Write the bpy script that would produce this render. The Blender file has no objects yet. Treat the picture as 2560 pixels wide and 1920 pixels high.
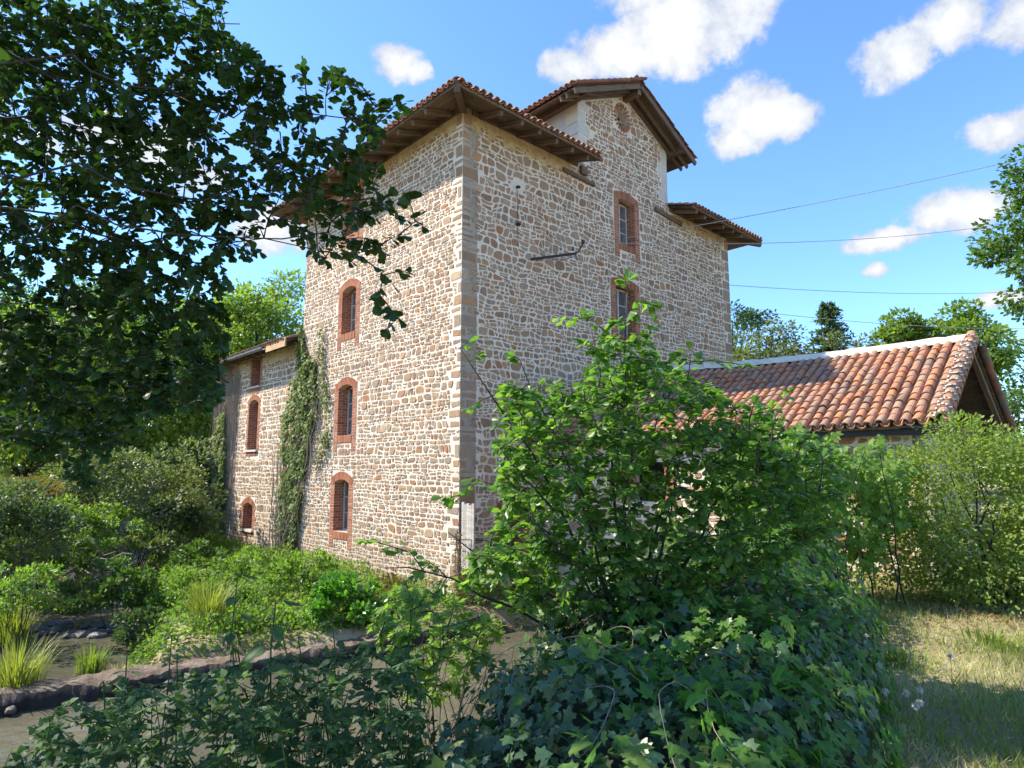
import bpy, math, random
import numpy as np
from mathutils import Vector, Matrix, noise as mnoise

random.seed(7)
RNG = np.random.default_rng(7)
S = bpy.context.scene
COL = S.collection
rad = math.radians

# ------------------------------------------------------------------ camera
cam = bpy.data.cameras.new('camera')
cam.sensor_width = 36.0
cam.lens = 1575.0 / 2560.0 * 36.0
cam.clip_start = 0.05
cam.clip_end = 3000
camo = bpy.data.objects.new('camera', cam)
camo.location = (0, 0, 1.6)
camo.rotation_euler = (rad(97.5), 0, 0)
COL.objects.link(camo)
S.camera = camo

# ------------------------------------------------------------------ sky, sun, exposure
SUN_EL, SUN_AZ = 43.0, -80.0          # azimuth measured from +Y towards +X
w = bpy.data.worlds.new('World')
S.world = w
w.use_nodes = True
nt = w.node_tree
nt.nodes.clear()


def nd(t, kind, **kw):
    n = t.nodes.new(kind)
    for k, v in kw.items():
        if k.startswith('_'):
            setattr(n, k[1:], v)
    return n


def lk(t, a, b):
    t.links.new(a, b)


def mth(t, op, a, b=None, c=None, clamp=False):
    n = t.nodes.new('ShaderNodeMath')
    n.operation = op
    n.use_clamp = clamp
    for i, v in enumerate((a, b, c)):
        if v is None:
            continue
        if isinstance(v, (int, float)):
            n.inputs[i].default_value = v
        else:
            t.links.new(v, n.inputs[i])
    return n.outputs[0]


def smooth(t, v, lo, hi):
    n = t.nodes.new('ShaderNodeMapRange')
    n.interpolation_type = 'SMOOTHSTEP'
    t.links.new(v, n.inputs[0])
    n.inputs[1].default_value = lo
    n.inputs[2].default_value = hi
    return n.outputs[0]


def mixc(t, f, a, b, mode='MIX'):
    n = t.nodes.new('ShaderNodeMix')
    n.data_type = 'RGBA'
    n.blend_type = mode
    for i, v in ((0, f), (6, a), (7, b)):
        if isinstance(v, (int, float)):
            n.inputs[i].default_value = v
        elif isinstance(v, (tuple, list)):
            n.inputs[i].default_value = (v[0], v[1], v[2], 1)
        else:
            t.links.new(v, n.inputs[i])
    return n.outputs[2]


sky = nd(nt, 'ShaderNodeTexSky', _sky_type='NISHITA', _sun_disc=False, _sun_elevation=rad(SUN_EL),
         _sun_rotation=rad(SUN_AZ), _altitude=100.0, _air_density=1.0, _dust_density=0.1, _ozone_density=2.2)
tc = nd(nt, 'ShaderNodeTexCoord')
sep = nd(nt, 'ShaderNodeSeparateXYZ')
lk(nt, tc.outputs['Generated'], sep.inputs[0])
az = mth(nt, 'ARCTAN2', sep.outputs[0], sep.outputs[1])
el = mth(nt, 'ARCSINE', sep.outputs[2])
comb = nd(nt, 'ShaderNodeCombineXYZ')
lk(nt, az, comb.inputs[0])
lk(nt, el, comb.inputs[1])
# clouds: (azimuth deg, elevation deg, half width, half height)
CL = [(16.5, 36.0, 6.5, 3.4), (10.5, 34.8, 5.0, 2.2), (6.0, 34.0, 3.0, 1.5), (22.0, 37.0, 5.0, 3.0), (14.0, 39.5, 7.0, 2.6), (22.6, 28.6, 3.4, 2.7), (25.0, 28.0, 2.6, 1.8), (20.6, 27.2, 2.2, 1.5),
      (-11.2, 33.8, 2.3, 1.6), (-9.4, 33.4, 1.5, 1.0), (34.0, 30.2, 3.6, 2.2), (37.5, 31.5, 4.2, 2.8), (41.5, 30.5, 4.0, 3.2),
      (40.0, 23.4, 2.8, 1.6), (36.0, 18.9, 3.6, 1.6), (31.8, 17.6, 3.4, 1.0), (30.8, 15.4, 1.0, 0.6), (-21.6, 20.0, 3.4, 2.2),
      (-33.0, 24.0, 7.0, 3.0), (39.0, 12.0, 3.0, 0.7)]
rr = random.Random(3)
for k in range(15):  # unseen clouds behind the camera, more added to brighten the fill light
    a0 = rr.uniform(55, 305)
    CL.append((a0 if a0 < 180 else a0 - 360, rr.uniform(8, 60), rr.uniform(4, 11), rr.uniform(2.5, 5)))
# wobble the lookup so that edges are ragged
nz = nd(nt, 'ShaderNodeTexNoise')
nz.inputs['Scale'].default_value = 5.5
nz.inputs['Detail'].default_value = 7.0
nz.inputs['Roughness'].default_value = 0.6
lk(nt, tc.outputs['Generated'], nz.inputs['Vector'])
field = None
for (a0, e0, rx, ry) in CL:
    rx, ry = rx * 1.13, ry * 1.13
    s1 = nd(nt, 'ShaderNodeVectorMath', _operation='SUBTRACT')
    lk(nt, comb.outputs[0], s1.inputs[0])
    s1.inputs[1].default_value = (rad(a0), rad(e0), 0)
    s2 = nd(nt, 'ShaderNodeVectorMath', _operation='MULTIPLY')
    lk(nt, s1.outputs[0], s2.inputs[0])
    s2.inputs[1].default_value = (1 / rad(rx), 1 / rad(ry), 0)
    s3 = nd(nt, 'ShaderNodeVectorMath', _operation='LENGTH')
    lk(nt, s2.outputs[0], s3.inputs[0])
    v = mth(nt, 'SUBTRACT', 1.0, s3.outputs['Value'])
    field = v if field is None else mth(nt, 'MAXIMUM', field, v)
nz2 = nd(nt, 'ShaderNodeTexNoise')
nz2.inputs['Scale'].default_value = 14.0
nz2.inputs['Detail'].default_value = 9.0
nz2.inputs['Roughness'].default_value = 0.62
lk(nt, tc.outputs['Generated'], nz2.inputs['Vector'])
d1 = mth(nt, 'MULTIPLY_ADD', mth(nt, 'SUBTRACT', nz.outputs[0], 0.5), 2.2, field)
d2 = mth(nt, 'MULTIPLY_ADD', mth(nt, 'SUBTRACT', nz2.outputs[0], 0.5), 1.9, d1)
dens = mth(nt, 'MULTIPLY', smooth(nt, d2, 0.0, 0.42), 0.97)
shade = smooth(nt, mth(nt, 'MULTIPLY_ADD', nz2.outputs[0], 1.5, d2), 0.6, 1.9)
ccol = mixc(nt, shade, (1.4, 1.58, 1.9), (2.6, 2.62, 2.65))
skyc = mixc(nt, 1.0, sky.outputs[0], (0.53, 0.70, 0.91), "MULTIPLY")
allc = mixc(nt, dens, skyc, ccol)
bg = nd(nt, 'ShaderNodeBackground')
lk(nt, allc, bg.inputs[0])
bg.inputs[1].default_value = 0.15
wo = nd(nt, 'ShaderNodeOutputWorld')
lk(nt, bg.outputs[0], wo.inputs[0])

sl = bpy.data.lights.new('sun', 'SUN')
sl.energy = 3.7
sl.angle = rad(0.53)
sl.color = (1.0, 0.92, 0.79)
so = bpy.data.objects.new('sun', sl)
sd = Vector((math.sin(rad(SUN_AZ)) * math.cos(rad(SUN_EL)), math.cos(rad(SUN_AZ)) * math.cos(rad(SUN_EL)), math.sin(rad(SUN_EL))))
so.rotation_euler = sd.to_track_quat('Z', 'Y').to_euler()
so.location = (-20, 0, 30)
COL.objects.link(so)
S.view_settings.view_transform = 'Standard'
S.view_settings.look = 'None'
S.view_settings.exposure = 1.5
S.view_settings.gamma = 1.0
S.view_settings.use_curve_mapping = False
S.render.engine = 'CYCLES'
S.cycles.max_bounces = 6
S.cycles.diffuse_bounces = 3
S.cycles.glossy_bounces = 3
S.cycles.transparent_max_bounces = 6
S.cycles.diffuse_bounces = 3
S.cycles.glossy_bounces = 3
S.cycles.use_denoising = True

# ------------------------------------------------------------------ materials
M = {}


def material(name):
    m = bpy.data.materials.new(name)
    m.use_nodes = True
    t = m.node_tree
    p = t.nodes['Principled BSDF']
    M[name] = m
    return m, t, p


def noise(t, scale, detail=4.0, rough=0.55, vec=None):
    n = t.nodes.new('ShaderNodeTexNoise')
    n.inputs['Scale'].default_value = scale
    n.inputs['Detail'].default_value = detail
    n.inputs['Roughness'].default_value = rough
    if vec is None:
        g = t.nodes.new('ShaderNodeNewGeometry')
        vec = g.outputs['Position']
    t.links.new(vec, n.inputs['Vector'])
    return n.outputs[0]


def ramp(t, v, stops, interp='LINEAR'):
    n = t.nodes.new('ShaderNodeValToRGB')
    n.color_ramp.interpolation = interp
    e = n.color_ramp.elements
    while len(e) < len(stops):
        e.new(0.5)
    for q, (pos, c) in zip(e, stops):
        q.position = pos
        q.color = (c[0], c[1], c[2], 1)
    t.links.new(v, n.inputs[0])
    return n.outputs[0]


def bump(t, p, h, strength=0.5, dist=0.02):
    b = t.nodes.new('ShaderNodeBump')
    b.inputs['Strength'].default_value = strength
    b.inputs['Distance'].default_value = dist
    t.links.new(h, b.inputs['Height'])
    t.links.new(b.outputs[0], p.inputs['Normal'])


def rnd_value(t):
    """one random number for each piece: per-island, per-object"""
    g = t.nodes.new('ShaderNodeNewGeometry')
    o = t.nodes.new('ShaderNodeObjectInfo')
    s = mth(t, 'ADD', g.outputs['Random Per Island'], o.outputs['Random'])
    return mth(t, 'FRACT', s)


def piece_mat(name, stops, mott=0.35, mscale=9.0, bscale=40.0, bstr=0.6, rough=0.9, tint=None, bdist=0.01):
    m, t, p = material(name)
    c = ramp(t, rnd_value(t), stops)
    n = noise(t, mscale, 5.0, 0.65)
    v = mth(t, 'MULTIPLY_ADD', n, 2 * mott, 1 - mott)
    c = mixc(t, 1.0, c, v, 'MULTIPLY')
    if tint:
        f = smooth(t, noise(t, tint[1], 3.0), tint[2], tint[3])
        c = mixc(t, f, c, tint[0])
    lk(t, c, p.inputs['Base Color'])
    p.inputs['Roughness'].default_value = rough
    p.inputs['Specular IOR Level'].default_value = 0.25
    bump(t, p, noise(t, bscale, 6.0, 0.7), bstr, bdist)
    return m


piece_mat('stone', [(0, (.32, .20, .115)), (.14, (.24, .145, .08)), (.28, (.37, .25, .155)), (.42, (.28, .205, .14)),
                    (.55, (.39, .225, .115)), (.66, (.32, .235, .16)), (.76, (.34, .155, .068)), (.86, (.22, .17, .12)), (1, (.42, .305, .20))],
          0.45, 14.0, 55.0, 0.9, 0.93, ((.21, .17, .115), 3.0, .64, .9))
piece_mat('quoin_stone', [(0, (.29, .22, .15)), (.3, (.35, .27, .18)), (.6, (.24, .17, .11)), (.8, (.33, .215, .13)), (1, (.30, .24, .17))], 0.5, 9, 40, 1.0)
piece_mat('ashlar', [(0, (.47, .44, .38)), (1, (.55, .51, .44))], 0.25, 6, 50, 0.5)
piece_mat('brick', [(0, (.31, .11, .055)), (.3, (.36, .14, .07)), (.6, (.25, .085, .045)), (.85, (.39, .17, .09)), (1, (.20, .075, .045))],
          0.3, 30, 90, 0.5, 0.9, None, 0.004)
piece_mat('tile', [(0, (.40, .165, .085)), (.12, (.45, .20, .105)), (.25, (.34, .19, .12)), (.38, (.36, .23, .155)), (.5, (.28, .145, .09)),
                   (.62, (.42, .22, .13)), (.74, (.23, .15, .11)), (.84, (.47, .20, .09)), (.92, (.33, .215, .155)), (1, (.38, .18, .10))],
          0.45, 24, 60, 0.5, 0.85, ((.25, .20, .155), 9.0, .54, .82), 0.006)
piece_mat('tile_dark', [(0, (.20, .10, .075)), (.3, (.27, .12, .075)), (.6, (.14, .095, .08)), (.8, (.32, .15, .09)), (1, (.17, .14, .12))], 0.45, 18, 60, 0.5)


def wood_mat(name, c0, c1, rough=0.85):
    m, t, p = material(name)
    tcn = t.nodes.new('ShaderNodeTexCoord')
    mp = t.nodes.new('ShaderNodeMapping')
    t.links.new(tcn.outputs['Object'], mp.inputs[0])
    mp.inputs['Scale'].default_value = (2.0, 30.0, 30.0)
    n = noise(t, 1.0, 5.0, 0.65, mp.outputs[0])
    n2 = noise(t, 3.0, 3.0)
    c = mixc(t, smooth(t, n, .3, .7), c0, c1)
    c = mixc(t, 1.0, c, mth(t, 'MULTIPLY_ADD', n2, .7, .62), 'MULTIPLY')
    o = rnd_value(t)
    c = mixc(t, 1.0, c, mth(t, 'MULTIPLY_ADD', o, .5, .75), 'MULTIPLY')
    lk(t, c, p.inputs['Base Color'])
    p.inputs['Roughness'].default_value = rough
    bump(t, p, n, 0.5, 0.006)


wood_mat('old_wood', (.085, .056, .034), (.17, .115, .07))
wood_mat('grey_wood', (.27, .24, .20), (.42, .38, .32))
wood_mat('bark', (.022, .018, .014), (.05, .041, .033))
wood_mat('pale_bark', (.16, .13, .10), (.27, .23, .18))
wood_mat('fresh_wood', (.42, .25, .12), (.52, .33, .17))


def plain(name, c, rough=0.8, nscale=8.0, amp=0.3, bstr=0.3, bscale=40.0, metal=0.0, spec=0.3):
    m, t, p = material(name)
    n = noise(t, nscale, 5.0, .6)
    c2 = mixc(t, 1.0, c, mth(t, 'MULTIPLY_ADD', n, 2 * amp, 1 - amp), 'MULTIPLY')
    lk(t, c2, p.inputs['Base Color'])
    p.inputs['Roughness'].default_value = rough
    p.inputs['Metallic'].default_value = metal
    p.inputs['Specular IOR Level'].default_value = spec
    if bstr:
        bump(t, p, noise(t, bscale, 6.0, .7), bstr, 0.012)
    return m


m, t, p = material('mortar')
n1 = noise(t, 2.2, 5.0, .6)
n2 = noise(t, 25.0, 4.0, .6)
c = ramp(t, n1, [(.25, (.55, .46, .35)), (.5, (.69, .60, .475)), (.75, (.77, .685, .57))])
c = mixc(t, 1.0, c, mth(t, 'MULTIPLY_ADD', n2, .5, .76), 'MULTIPLY')
# run-off streaks down the wall and damp rising at its foot
mp_ = t.nodes.new('ShaderNodeMapping')
ge_ = t.nodes.new('ShaderNodeNewGeometry')
lk(t, ge_.outputs['Position'], mp_.inputs[0])
mp_.inputs['Scale'].default_value = (1.6, 1.6, .13)
c = mixc(t, mth(t, 'MULTIPLY', smooth(t, noise(t, 1.0, 4.0, .6, mp_.outputs[0]), .52, .78), .3), c, (.38, .33, .26))
sz_ = t.nodes.new('ShaderNodeSeparateXYZ')
lk(t, ge_.outputs['Position'], sz_.inputs[0])
dmp = smooth(t, mth(t, 'MULTIPLY_ADD', noise(t, 1.3, 4.0), 1.8, mth(t, 'MULTIPLY', sz_.outputs[2], -1.0)), .6, 2.4)
c = mixc(t, mth(t, 'MULTIPLY', dmp, .55), c, (.33, .29, .20))
lk(t, c, p.inputs['Base Color'])
p.inputs['Roughness'].default_value = 0.95
p.inputs['Specular IOR Level'].default_value = 0.15
bump(t, p, noise(t, 30.0, 6.0, .7), 0.9, 0.03)
# lime wash under the eaves has yellowed
m, t, p = material('ochre_mortar')
n1 = noise(t, 5.0, 5.0, .7)
c = ramp(t, n1, [(.3, (.40, .28, .12)), (.55, (.58, .46, .26)), (.75, (.66, .56, .38))])
lk(t, c, p.inputs['Base Color'])
p.inputs['Roughness'].default_value = 0.95
bump(t, p, noise(t, 22.0, 6.0, .75), 1.0, 0.04)
plain('brick_mortar', (.46, .36, .27), .95, 20, .2, .4, 60)
plain('white_lime', (.56, .52, .45), .9, 6, .2, .8, 25)
plain('plaster', (.42, .42, .42), .9, 3, .2, .3, 20)
plain('inside_shade_black', (.02, .018, .015), 1.0, 3, .1, 0)  # near-black colour stands in for the shade of unlit rooms
plain('iron', (.035, .03, .028), .6, 30, .3, .2, 60, .4)
plain('zinc', (.33, .34, .35), .45, 4, .25, .1, 20, .6)
plain('frame_paint', (.50, .48, .44), .7, 15, .25, .3, 60)
plain('cable', (.30, .30, .28), .6, 30, .1, 0)
plain('ceramic', (.05, .045, .04), .3, 30, .1, 0)
plain('rust_leaf', (.30, .10, .045), .9, 20, .4, 0)
plain('dry_stem', (.25, .20, .15), .95, 15, .35, .3)
m, t, p = material('weir_earth')
c = mixc(t, smooth(t, noise(t, 2.5, 5.0, .65), .4, .65), (.16, .11, .07), (.23, .18, .13))
c = mixc(t, smooth(t, noise(t, 9.0, 4.0), .5, .7), c, (.085, .06, .04))
gz_ = t.nodes.new('ShaderNodeNewGeometry')
sz_ = t.nodes.new('ShaderNodeSeparateXYZ')
lk(t, gz_.outputs['Position'], sz_.inputs[0])
wet_and_shade = smooth(t, mth(t, 'MULTIPLY_ADD', noise(t, 4.0, 4.0), .22, mth(t, 'MULTIPLY', sz_.outputs[2], -1.0)), 1.50, 1.60)  # dark lower sides: shade and wet stain both put into the colour
c = mixc(t, wet_and_shade, c, (.035, .03, .024))
lk(t, c, p.inputs['Base Color'])
p.inputs['Roughness'].default_value = 0.95
bump(t, p, noise(t, 16.0, 6.0, .75), 1.0, 0.04)
plain('wet_rock', (.10, .09, .08), .55, 6, .5, .8, 20)
plain('leaf_mould', (.035, .032, .018), 1.0, 8, .5, 0)
plain('seed_fluff', (.62, .58, .50), 1.0, 8, .1, 0)
plain('render_white', (.66, .63, .57), .95, 3, .15, .3, 30)

m, t, p = material('glass')
p.inputs['Base Color'].default_value = (.75, .8, .82, 1)
p.inputs['Roughness'].default_value = 0.04
p.inputs['Transmission Weight'].default_value = 0.9
p.inputs['IOR'].default_value = 1.45

m, t, p = material('water')
n = noise(t, 3.2, 4.0, .55)
n2 = noise(t, 11.0, 3.0, .5)
h = mth(t, 'ADD', n, mth(t, 'MULTIPLY', n2, .35))
cw = mixc(t, smooth(t, noise(t, .35, 3.0), .4, .65), (.085, .078, .05), (.13, .118, .08))
lk(t, cw, p.inputs['Base Color'])
p.inputs['Roughness'].default_value = 0.07
p.inputs['IOR'].default_value = 1.33
bump(t, p, h, 0.35, 0.11)


def leaf_mat(name, cols, trans=0.4, rough=0.45, spec=0.4, big=0.0, tcol=None, fine=0.0):
    m, t, p = material(name)
    r = rnd_value(t)
    k = len(cols)
    c = ramp(t, r, [(i / (k - 1), cc) for i, cc in enumerate(cols)])
    if big:
        n = noise(t, big, 2.0)
        c = mixc(t, 1.0, c, mth(t, 'MULTIPLY_ADD', n, .9, .55), 'MULTIPLY')
    if fine:
        c = mixc(t, 1.0, c, mth(t, 'MULTIPLY_ADD', noise(t, fine, 3.0, .6), 1.1, .45), 'MULTIPLY')
    lk(t, c, p.inputs['Base Color'])
    p.inputs['Roughness'].default_value = rough
    p.inputs['Specular IOR Level'].default_value = spec
    tr = t.nodes.new('ShaderNodeBsdfTranslucent')
    tc2 = mixc(t, 1.0, c, tcol or (1.5, 1.75, .55), 'MULTIPLY')
    lk(t, tc2, tr.inputs[0])
    mx = t.nodes.new('ShaderNodeMixShader')
    mx.inputs[0].default_value = trans
    lk(t, p.outputs[0], mx.inputs[1])
    lk(t, tr.outputs[0], mx.inputs[2])
    out = t.nodes['Material Output']
    lk(t, mx.outputs[0], out.inputs[0])
    return m


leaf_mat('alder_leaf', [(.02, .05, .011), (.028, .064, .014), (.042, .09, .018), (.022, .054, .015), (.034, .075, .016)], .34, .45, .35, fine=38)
leaf_mat('bush_leaf', [(.07, .165, .03), (.10, .20, .036), (.15, .25, .045), (.08, .175, .036), (.19, .29, .06), (.06, .135, .026)], .52, .36, .5, fine=38, tcol=(1.45, 1.65, .7))
leaf_mat('ivy_leaf', [(.03, .075, .03), (.045, .10, .036), (.065, .13, .04), (.036, .085, .042), (.09, .16, .045), (.045, .105, .045), (.15, .17, .05), (.04, .09, .036)], .26, .4, .5, fine=42)
leaf_mat('hop_leaf', [(.07, .17, .03), (.10, .21, .04), (.06, .15, .03), (.15, .22, .05)], .42, .6, .15, fine=36)
leaf_mat('nettle_leaf', [(.035, .085, .03), (.05, .105, .034), (.065, .125, .04), (.09, .14, .045)], .38, .55, .3, fine=40)
leaf_mat('wall_ivy_leaf', [(.10, .16, .04), (.14, .20, .05), (.19, .24, .065), (.24, .26, .08), (.11, .18, .045), (.24, .17, .065)], .3, .6, .2)
leaf_mat('shrub_leaf', [(.15, .23, .04), (.19, .27, .05), (.24, .31, .06), (.16, .24, .05), (.30, .31, .085)], .52, .45, .4, tcol=(1.35, 1.45, .7))
leaf_mat('vine_leaf', [(.12, .23, .04), (.16, .27, .05), (.21, .31, .06), (.09, .18, .035)], .52, .45, .35, fine=30, tcol=(1.4, 1.55, .7))
leaf_mat('tree_green', [(.06, .115, .025), (.08, .145, .03), (.10, .165, .035), (.05, .10, .025)], .4, .5, .3, .35)
leaf_mat('tree_lime', [(.12, .19, .03), (.16, .23, .04), (.20, .26, .05), (.10, .17, .03)], .5, .5, .3, .35)
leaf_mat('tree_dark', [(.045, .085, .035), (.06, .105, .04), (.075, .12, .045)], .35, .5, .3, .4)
leaf_mat('tree_olive', [(.11, .14, .055), (.14, .17, .07), (.18, .20, .09), (.09, .12, .05)], .35, .5, .3, .5)
leaf_mat('tree_yellow', [(.16, .17, .04), (.20, .20, .05), (.13, .15, .04)], .45, .5, .3, .5)
leaf_mat('conifer', [(.08, .12, .06), (.10, .14, .07), (.09, .13, .075)], .3, .6, .2)
leaf_mat('weed_leaf', [(.10, .19, .03), (.14, .24, .04), (.19, .28, .05), (.08, .15, .035), (.24, .27, .08)], .42, .5, .3, .9)
leaf_mat('laurel_leaf', [(.06, .17, .02), (.09, .22, .03), (.13, .28, .04)], .38, .3, .55)
leaf_mat('sedge', [(.20, .24, .05), (.26, .27, .07), (.15, .20, .04), (.32, .28, .10)], .4, .5, .3)
leaf_mat('russet_leaf', [(.17, .09, .035), (.12, .11, .04), (.22, .12, .05)], .35, .6, .2)
leaf_mat('dry_grass', [(.48, .41, .22), (.42, .38, .18), (.55, .48, .28), (.32, .33, .13), (.46, .40, .20)], .3, .8, .15)
leaf_mat('green_grass', [(.12, .19, .045), (.16, .22, .055), (.21, .25, .07), (.28, .28, .11)], .4, .6, .2)

# ground: bare soil, straw, leaf litter
m, t, p = material('soil')
n1 = noise(t, .45, 5.0, .6)
n2 = noise(t, 3.0, 6.0, .7)
c = mixc(t, smooth(t, n1, .42, .6), (.33, .25, .15), (.46, .39, .24))
c = mixc(t, smooth(t, n2, .55, .8), c, (.24, .23, .10))
c = mixc(t, 1.0, c, mth(t, 'MULTIPLY_ADD', noise(t, 30.0, 4.0, .7), .8, .6), 'MULTIPLY')
lk(t, c, p.inputs['Base Color'])
p.inputs['Roughness'].default_value = 1.0
p.inputs['Specular IOR Level'].default_value = 0.1
bump(t, p, noise(t, 20.0, 6.0, .75), 1.0, 0.05)


# ------------------------------------------------------------------ mesh helpers
def raw_mesh(name, verts, loops, totals, mat, smooth_sh=False):
    me = bpy.data.meshes.new(name)
    verts = np.asarray(verts, np.float32).reshape(-1, 3)
    loops = np.asarray(loops, np.int32)
    totals = np.asarray(totals, np.int32)
    me.vertices.add(len(verts))
    me.vertices.foreach_set('co', verts.ravel())
    me.loops.add(len(loops))
    me.loops.foreach_set('vertex_index', loops)
    me.polygons.add(len(totals))
    st = np.zeros(len(totals), np.int32)
    st[1:] = np.cumsum(totals)[:-1]
    me.polygons.foreach_set('loop_start', st)
    me.polygons.foreach_set('loop_total', totals)
    me.update(calc_edges=True)
    me.polygons.foreach_set('use_smooth', np.full(len(totals), bool(smooth_sh)))
    me.materials.append(M[mat] if isinstance(mat, str) else mat)
    return me


def link(name, data, parent=None, loc=None, mw=None):
    o = bpy.data.objects.new(name, data)
    COL.objects.link(o)
    if parent is not None:
        o.parent = parent
    if mw is not None:
        o.matrix_local = mw
    elif loc is not None:
        o.location = loc
    return o


def tag(o, label=None, cat=None, group=None, kind=None):
    if label:
        o['label'] = label
    if cat:
        o['category'] = cat
    if group:
        o['group'] = group
    if kind:
        o['kind'] = kind
    return o


def thing(name, label, cat, loc=(0, 0, 0), rz=0.0, group=None):
    o = link(name, None)
    o.location = loc
    o.rotation_euler = (0, 0, rz)
    return tag(o, label, cat, group)


class MB:
    def __init__(s):
        s.v, s.l, s.t, s.n = [], [], [], 0

    def add(s, verts, faces):
        verts = [tuple(q) for q in verts]
        s.v.extend(verts)
        for f in faces:
            s.l.extend(i + s.n for i in f)
            s.t.append(len(f))
        s.n += len(verts)

    def box(s, x0, x1, y0, y1, z0, z1, jit=0.0):
        vs = [(x, y, z) for z in (z0, z1) for y in (y0, y1) for x in (x0, x1)]
        if jit:
            vs = [tuple(c + random.uniform(-jit, jit) for c in q) for q in vs]
        s.add(vs, [(0, 2, 3, 1), (4, 5, 7, 6), (0, 1, 5, 4), (2, 6, 7, 3), (0, 4, 6, 2), (1, 3, 7, 5)])

    def obox(s, m4):
        """unit box (-.5..+.5) through a 4x4 matrix"""
        vs = [m4 @ Vector((x, y, z)) for z in (-.5, .5) for y in (-.5, .5) for x in (-.5, .5)]
        s.add(vs, [(0, 2, 3, 1), (4, 5, 7, 6), (0, 1, 5, 4), (2, 6, 7, 3), (0, 4, 6, 2), (1, 3, 7, 5)])

    def beam(s, a, b, wd, ht, up=(0, 0, 1)):
        a, b = Vector(a), Vector(b)
        d = b - a
        L = d.length
        d.normalize()
        sd_ = d.cross(Vector(up))
        sd_.normalize()
        u = sd_.cross(d)
        m4 = Matrix((d * L, sd_ * wd, u * ht)).transposed().to_4x4()
        m4.translation = (a + b) / 2
        s.obox(m4)

    def tube(s, pts, radii, sides=6, cap=True):
        pts = [Vector(q) for q in pts]
        n = len(pts)
        if isinstance(radii, (int, float)):
            radii = [radii] * n
        ref = Vector((0.31, 0.17, 0.94))
        vs, fs = [], []
        for i, q in enumerate(pts):
            d = pts[min(i + 1, n - 1)] - pts[max(i - 1, 0)]
            if d.length < 1e-9:
                d = Vector((0, 0, 1))
            d.normalize()
            a = d.cross(ref)
            if a.length < 1e-3:
                a = d.cross(Vector((1, 0, 0)))
            a.normalize()
            b = d.cross(a)
            for k in range(sides):
                th = 2 * math.pi * k / sides
                vs.append(q + (a * math.cos(th) + b * math.sin(th)) * radii[i])
        for i in range(n - 1):
            for k in range(sides):
                k2 = (k + 1) % sides
                fs.append((i * sides + k, i * sides + k2, (i + 1) * sides + k2, (i + 1) * sides + k))
        if cap:
            fs.append(tuple(range(sides))[::-1])
            fs.append(tuple((n - 1) * sides + k for k in range(sides)))
        s.add(vs, fs)

    def mesh(s, name, mat, smooth_sh=False):
        return raw_mesh(name, s.v, s.l, s.t, mat, smooth_sh)

    def build(s, name, mat, parent=None, kind=None, smooth_sh=False, loc=None):
        o = link(name, s.mesh(name, mat, smooth_sh), parent, loc)
        if kind:
            o['kind'] = kind
        return o


def prism_mesh(name, pts2, plane, d0, d1, mat):
    pass


CAMP = np.array([0., 0., 1.6])
F_, CP, SP = 1575.0, math.cos(rad(7.5)), math.sin(rad(7.5))


def project(P):
    """photo pixel of world points, for choosing which pieces show largest"""
    d = np.asarray(P, float) - CAMP
    wv = d[..., 1] * CP + d[..., 2] * SP
    v = -d[..., 1] * SP + d[..., 2] * CP
    wv = np.where(wv < .05, .05, wv)
    return 1280 + F_ * d[..., 0] / wv, 960 - F_ * v / wv, wv


# ------------------------------------------------------------------ leaves
def half_leaf(pts, fold=0.18, curl=0.0):
    """mirror a half outline into two folded polygons"""
    vs = []
    for (x, y) in pts:
        vs.append((x, y, -fold * abs(x) - curl * y * y))
    n = len(pts)
    idx_l = []
    for i, (x, y) in enumerate(pts):
        if abs(x) < 1e-6:
            idx_l.append(i)
        else:
            vs.append((-x, y, -fold * abs(x) - curl * y * y))
            idx_l.append(len(vs) - 1)
    return np.array(vs, float), [tuple(range(n)), tuple(reversed(idx_l))]


LEAF = {
    'alder': half_leaf([(0, 0), (.05, .06), (.25, .27), (.43, .56), (.46, .76), (.35, .94), (.14, 1.0), (0, .92)], .22, .12),
    'ivy': half_leaf([(0, 0), (.16, -.08), (.40, -.06), (.50, .02), (.36, .22), (.40, .30), (.62, .47), (.44, .54), (.28, .56), (.22, .70), (0, 1.0)], .16, .08),
    'hop': half_leaf([(0, 0), (.20, -.10), (.46, .02), (.30, .16), (.52, .34), (.60, .56), (.30, .40), (.22, .58), (0, 1.05)], .14, .12),
    'nettle': half_leaf([(0, 0), (.26, .12), (.33, .28), (.25, .50), (.13, .78), (0, 1.0)], .25, .22),
    'oval': half_leaf([(0, 0), (.2, .2), (.26, .5), (.16, .8), (0, 1.0)], .25, .12),
    'small': half_leaf([(0, 0), (.27, .4), (.2, .75), (0, 1.0)], .25, .1),
    'simple': half_leaf([(0, 0), (.32, .5), (0, 1.0)], .25, .1),
    'spray': half_leaf([(0, 0), (.16, .1), (.30, .32), (.2, .4), (.36, .6), (.2, .68), (.26, .9), (0, 1.0)], .2, .25),
    'blade': (np.array([(-.5, 0, 0), (.5, 0, 0), (.32, .55, .05), (0, 1, .22), (-.32, .55, .05)], float), [(0, 1, 2, 4), (4, 2, 3)]),
    'tri': (np.array([(-.5, 0, 0), (.5, 0, 0), (0, 1, .15)], float), [(0, 1, 2)]),
}


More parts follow.
